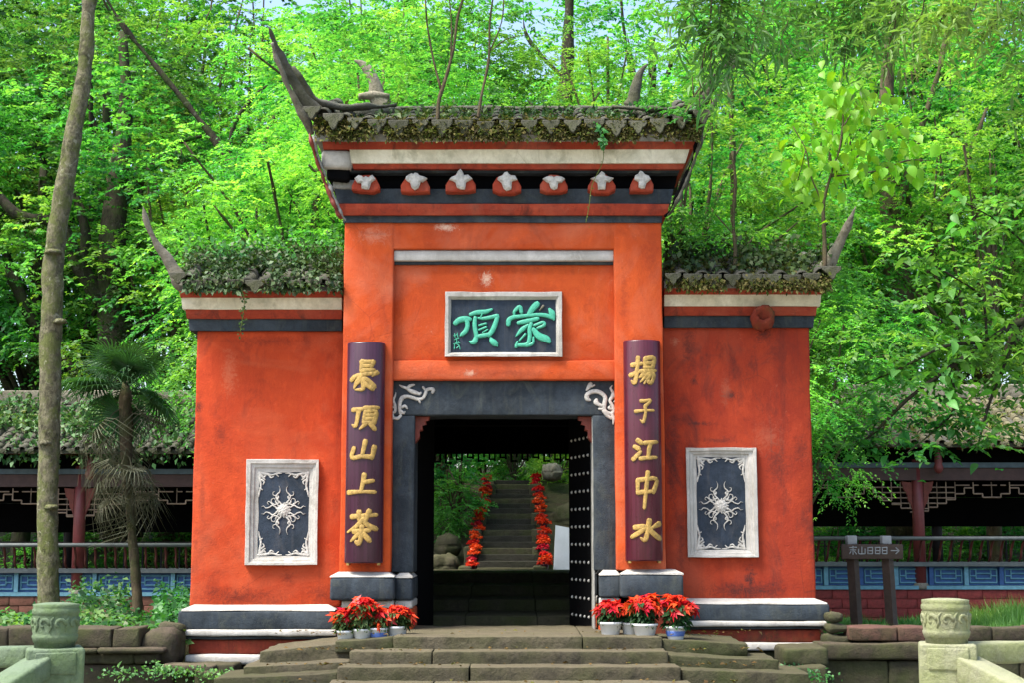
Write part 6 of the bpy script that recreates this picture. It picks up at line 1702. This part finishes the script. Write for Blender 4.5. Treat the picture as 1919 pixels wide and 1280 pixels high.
for q, n in zip(paths, (60, 46, 46, 46, 50, 46)): twig_leaves(bt, q, n, ml_g, 0.135, 0.14)
ctr = np.vstack([q[4::3] for q in paths])
ctr = np.vstack((ctr, [P(x, y, YB + dy) for x, y, dy in ((1880, 480, .3), (1800, 440, .6), (1900, 380, .2), (1760, 560, .4), (1860, 640, 0), (1700, 620, .4), (1900, 720, 0), (1880, 800, 0), (1620, 640, .8))]))
tag(add('crown', *spray_leaves(ctr, 0.36, 7, 12, 0.085, 0.5), M['leaf'], bt), kind='stuff')
# 2: yellow green large leaved bough
YL = 0.05
by = thing('large_leaved_sapling', 'brown stemmed sapling with big yellow green leaves rooted at the side roof corner', 'sapling', P(1546, 505, YL))
BO = [[(1546, 510, 9), (1545, 440, 8), (1543, 385, 7), (1556, 330, 5), (1575, 270, 4), (1580, 200, 3), (1572, 140, 2)], [(1545, 385, 5), (1520, 330, 3), (1510, 280, 2.5), (1486, 236, 2)], [(1556, 330, 4), (1610, 290, 3), (1660, 250, 2.5), (1690, 230, 2)],
      [(1556, 330, 4), (1640, 320, 3), (1700, 300, 2.5), (1745, 300, 2)], [(1578, 240, 3), (1610, 190, 2.5), (1640, 160, 2)], [(1510, 280, 2.5), (1500, 320, 2), (1490, 350, 1.5)]]
mb = MB(); paths = []
for b_ in BO:
    q = smooth_path([(*P(x, y, YL), w / 2 / PPM(YL)) for x, y, w in b_], 5); paths.append(q[:, :3]); mb.put(*tube(q[:, :3], np.maximum(q[:, 3], 0.004), 6, 0.005, 6))
add('stem', mb.v, mb.f, M['barkbrown'], by, True)
for q, n in zip([paths[0][16:]] + paths[1:], (72, 42, 52, 52, 46, 26)): twig_leaves(by, q, n, ml_y, 0.115, 0.12, hang=1.0)
# 3: hanging narrow leaved boughs close to the camera
YH = -5.2
hb = np.array((5.2, -4.6, -0.75))
ht = thing('willow_tree', 'tree with hanging narrow leaves dangling into the top of the view', 'tree', hb)
add('trunk', *tube(smooth_path([hb + (0, 0, -0.2), hb + (0.1, 0, 1.5), hb + (-0.2, 0, 3.2), hb + (-0.4, 0.1, 4.8), hb + (-0.5, .2, 6.2)], 4), np.linspace(0.2, 0.08, 17), 10, 0.04), M['bark'], ht, True)
mb = MB(); paths = []
BO = [[(2300, -260, 16), (2000, -180, 12), (1750, -130, 9), (1500, -90, 7), (1250, -60, 3)]] + [[(a, -95 - (a - 1250) * 0.06, 4), (a - 10, 0 + d * 0.2, 3), (a - 24, d * 0.6, 2.5), (a - 30, d, 1.5)] for a, d in ((1310, 60), (1360, 130), (1392, 170), (1440, 100), (1490, 110), (1540, 60), (1590, 115), (1640, 90), (1690, 140), (1740, 70), (1790, 50), (1840, 30), (1885, 70), (1925, 60), (1340, 200), (1660, 60), (1610, 140))]
for b_ in BO:
    q = smooth_path([(*P(x, y, YH + 0.7 * math.sin(x * 0.013)), w / 2 / PPM(YH)) for x, y, w in b_], 5); paths.append(q[:, :3]); mb.put(*tube(q[:, :3], np.maximum(q[:, 3], 0.002), 5))
mb.put(*tube(smooth_path([hb + (-0.35, 0.1, 4.4), tuple(P(2420, -280, YH)), tuple(P(2290, -258, YH - .6))], 3), [0.08, 0.075, 0.07, 0.06, 0.05, 0.045, 0.04], 7))
add('bough', mb.v, mb.f, M['barkbrown'], ht, True)
for q in paths[1:]: twig_leaves(ht, q, 17, ml_n, 0.115, 0.06, flat=False)
ctr = np.vstack([q[1:8:2] for q in paths[1:]] + [paths[0][2::2]] + [np.array([P(x, y, YH + dy) for x, y, dy in ((1350, 105, .3), (1370, 70, .2), (1345, 180, .3), (1480, 40, .2), (1560, 60, -.2), (1640, 40, .3), (1720, 50, 0), (1800, 30, .2), (1880, 40, -.3), (1920, 120, 0), (1680, 110, .2), (1600, 110, .2), (1420, 80, .3), (1380, 30, 0), (1900, 220, .2), (1930, 320, .2))])])
tag(add('crown', *spray_leaves(ctr, 0.24, 7, 10, 0.085, 0.2, 0.5, 0.8), M['needle'], ht), kind='stuff')
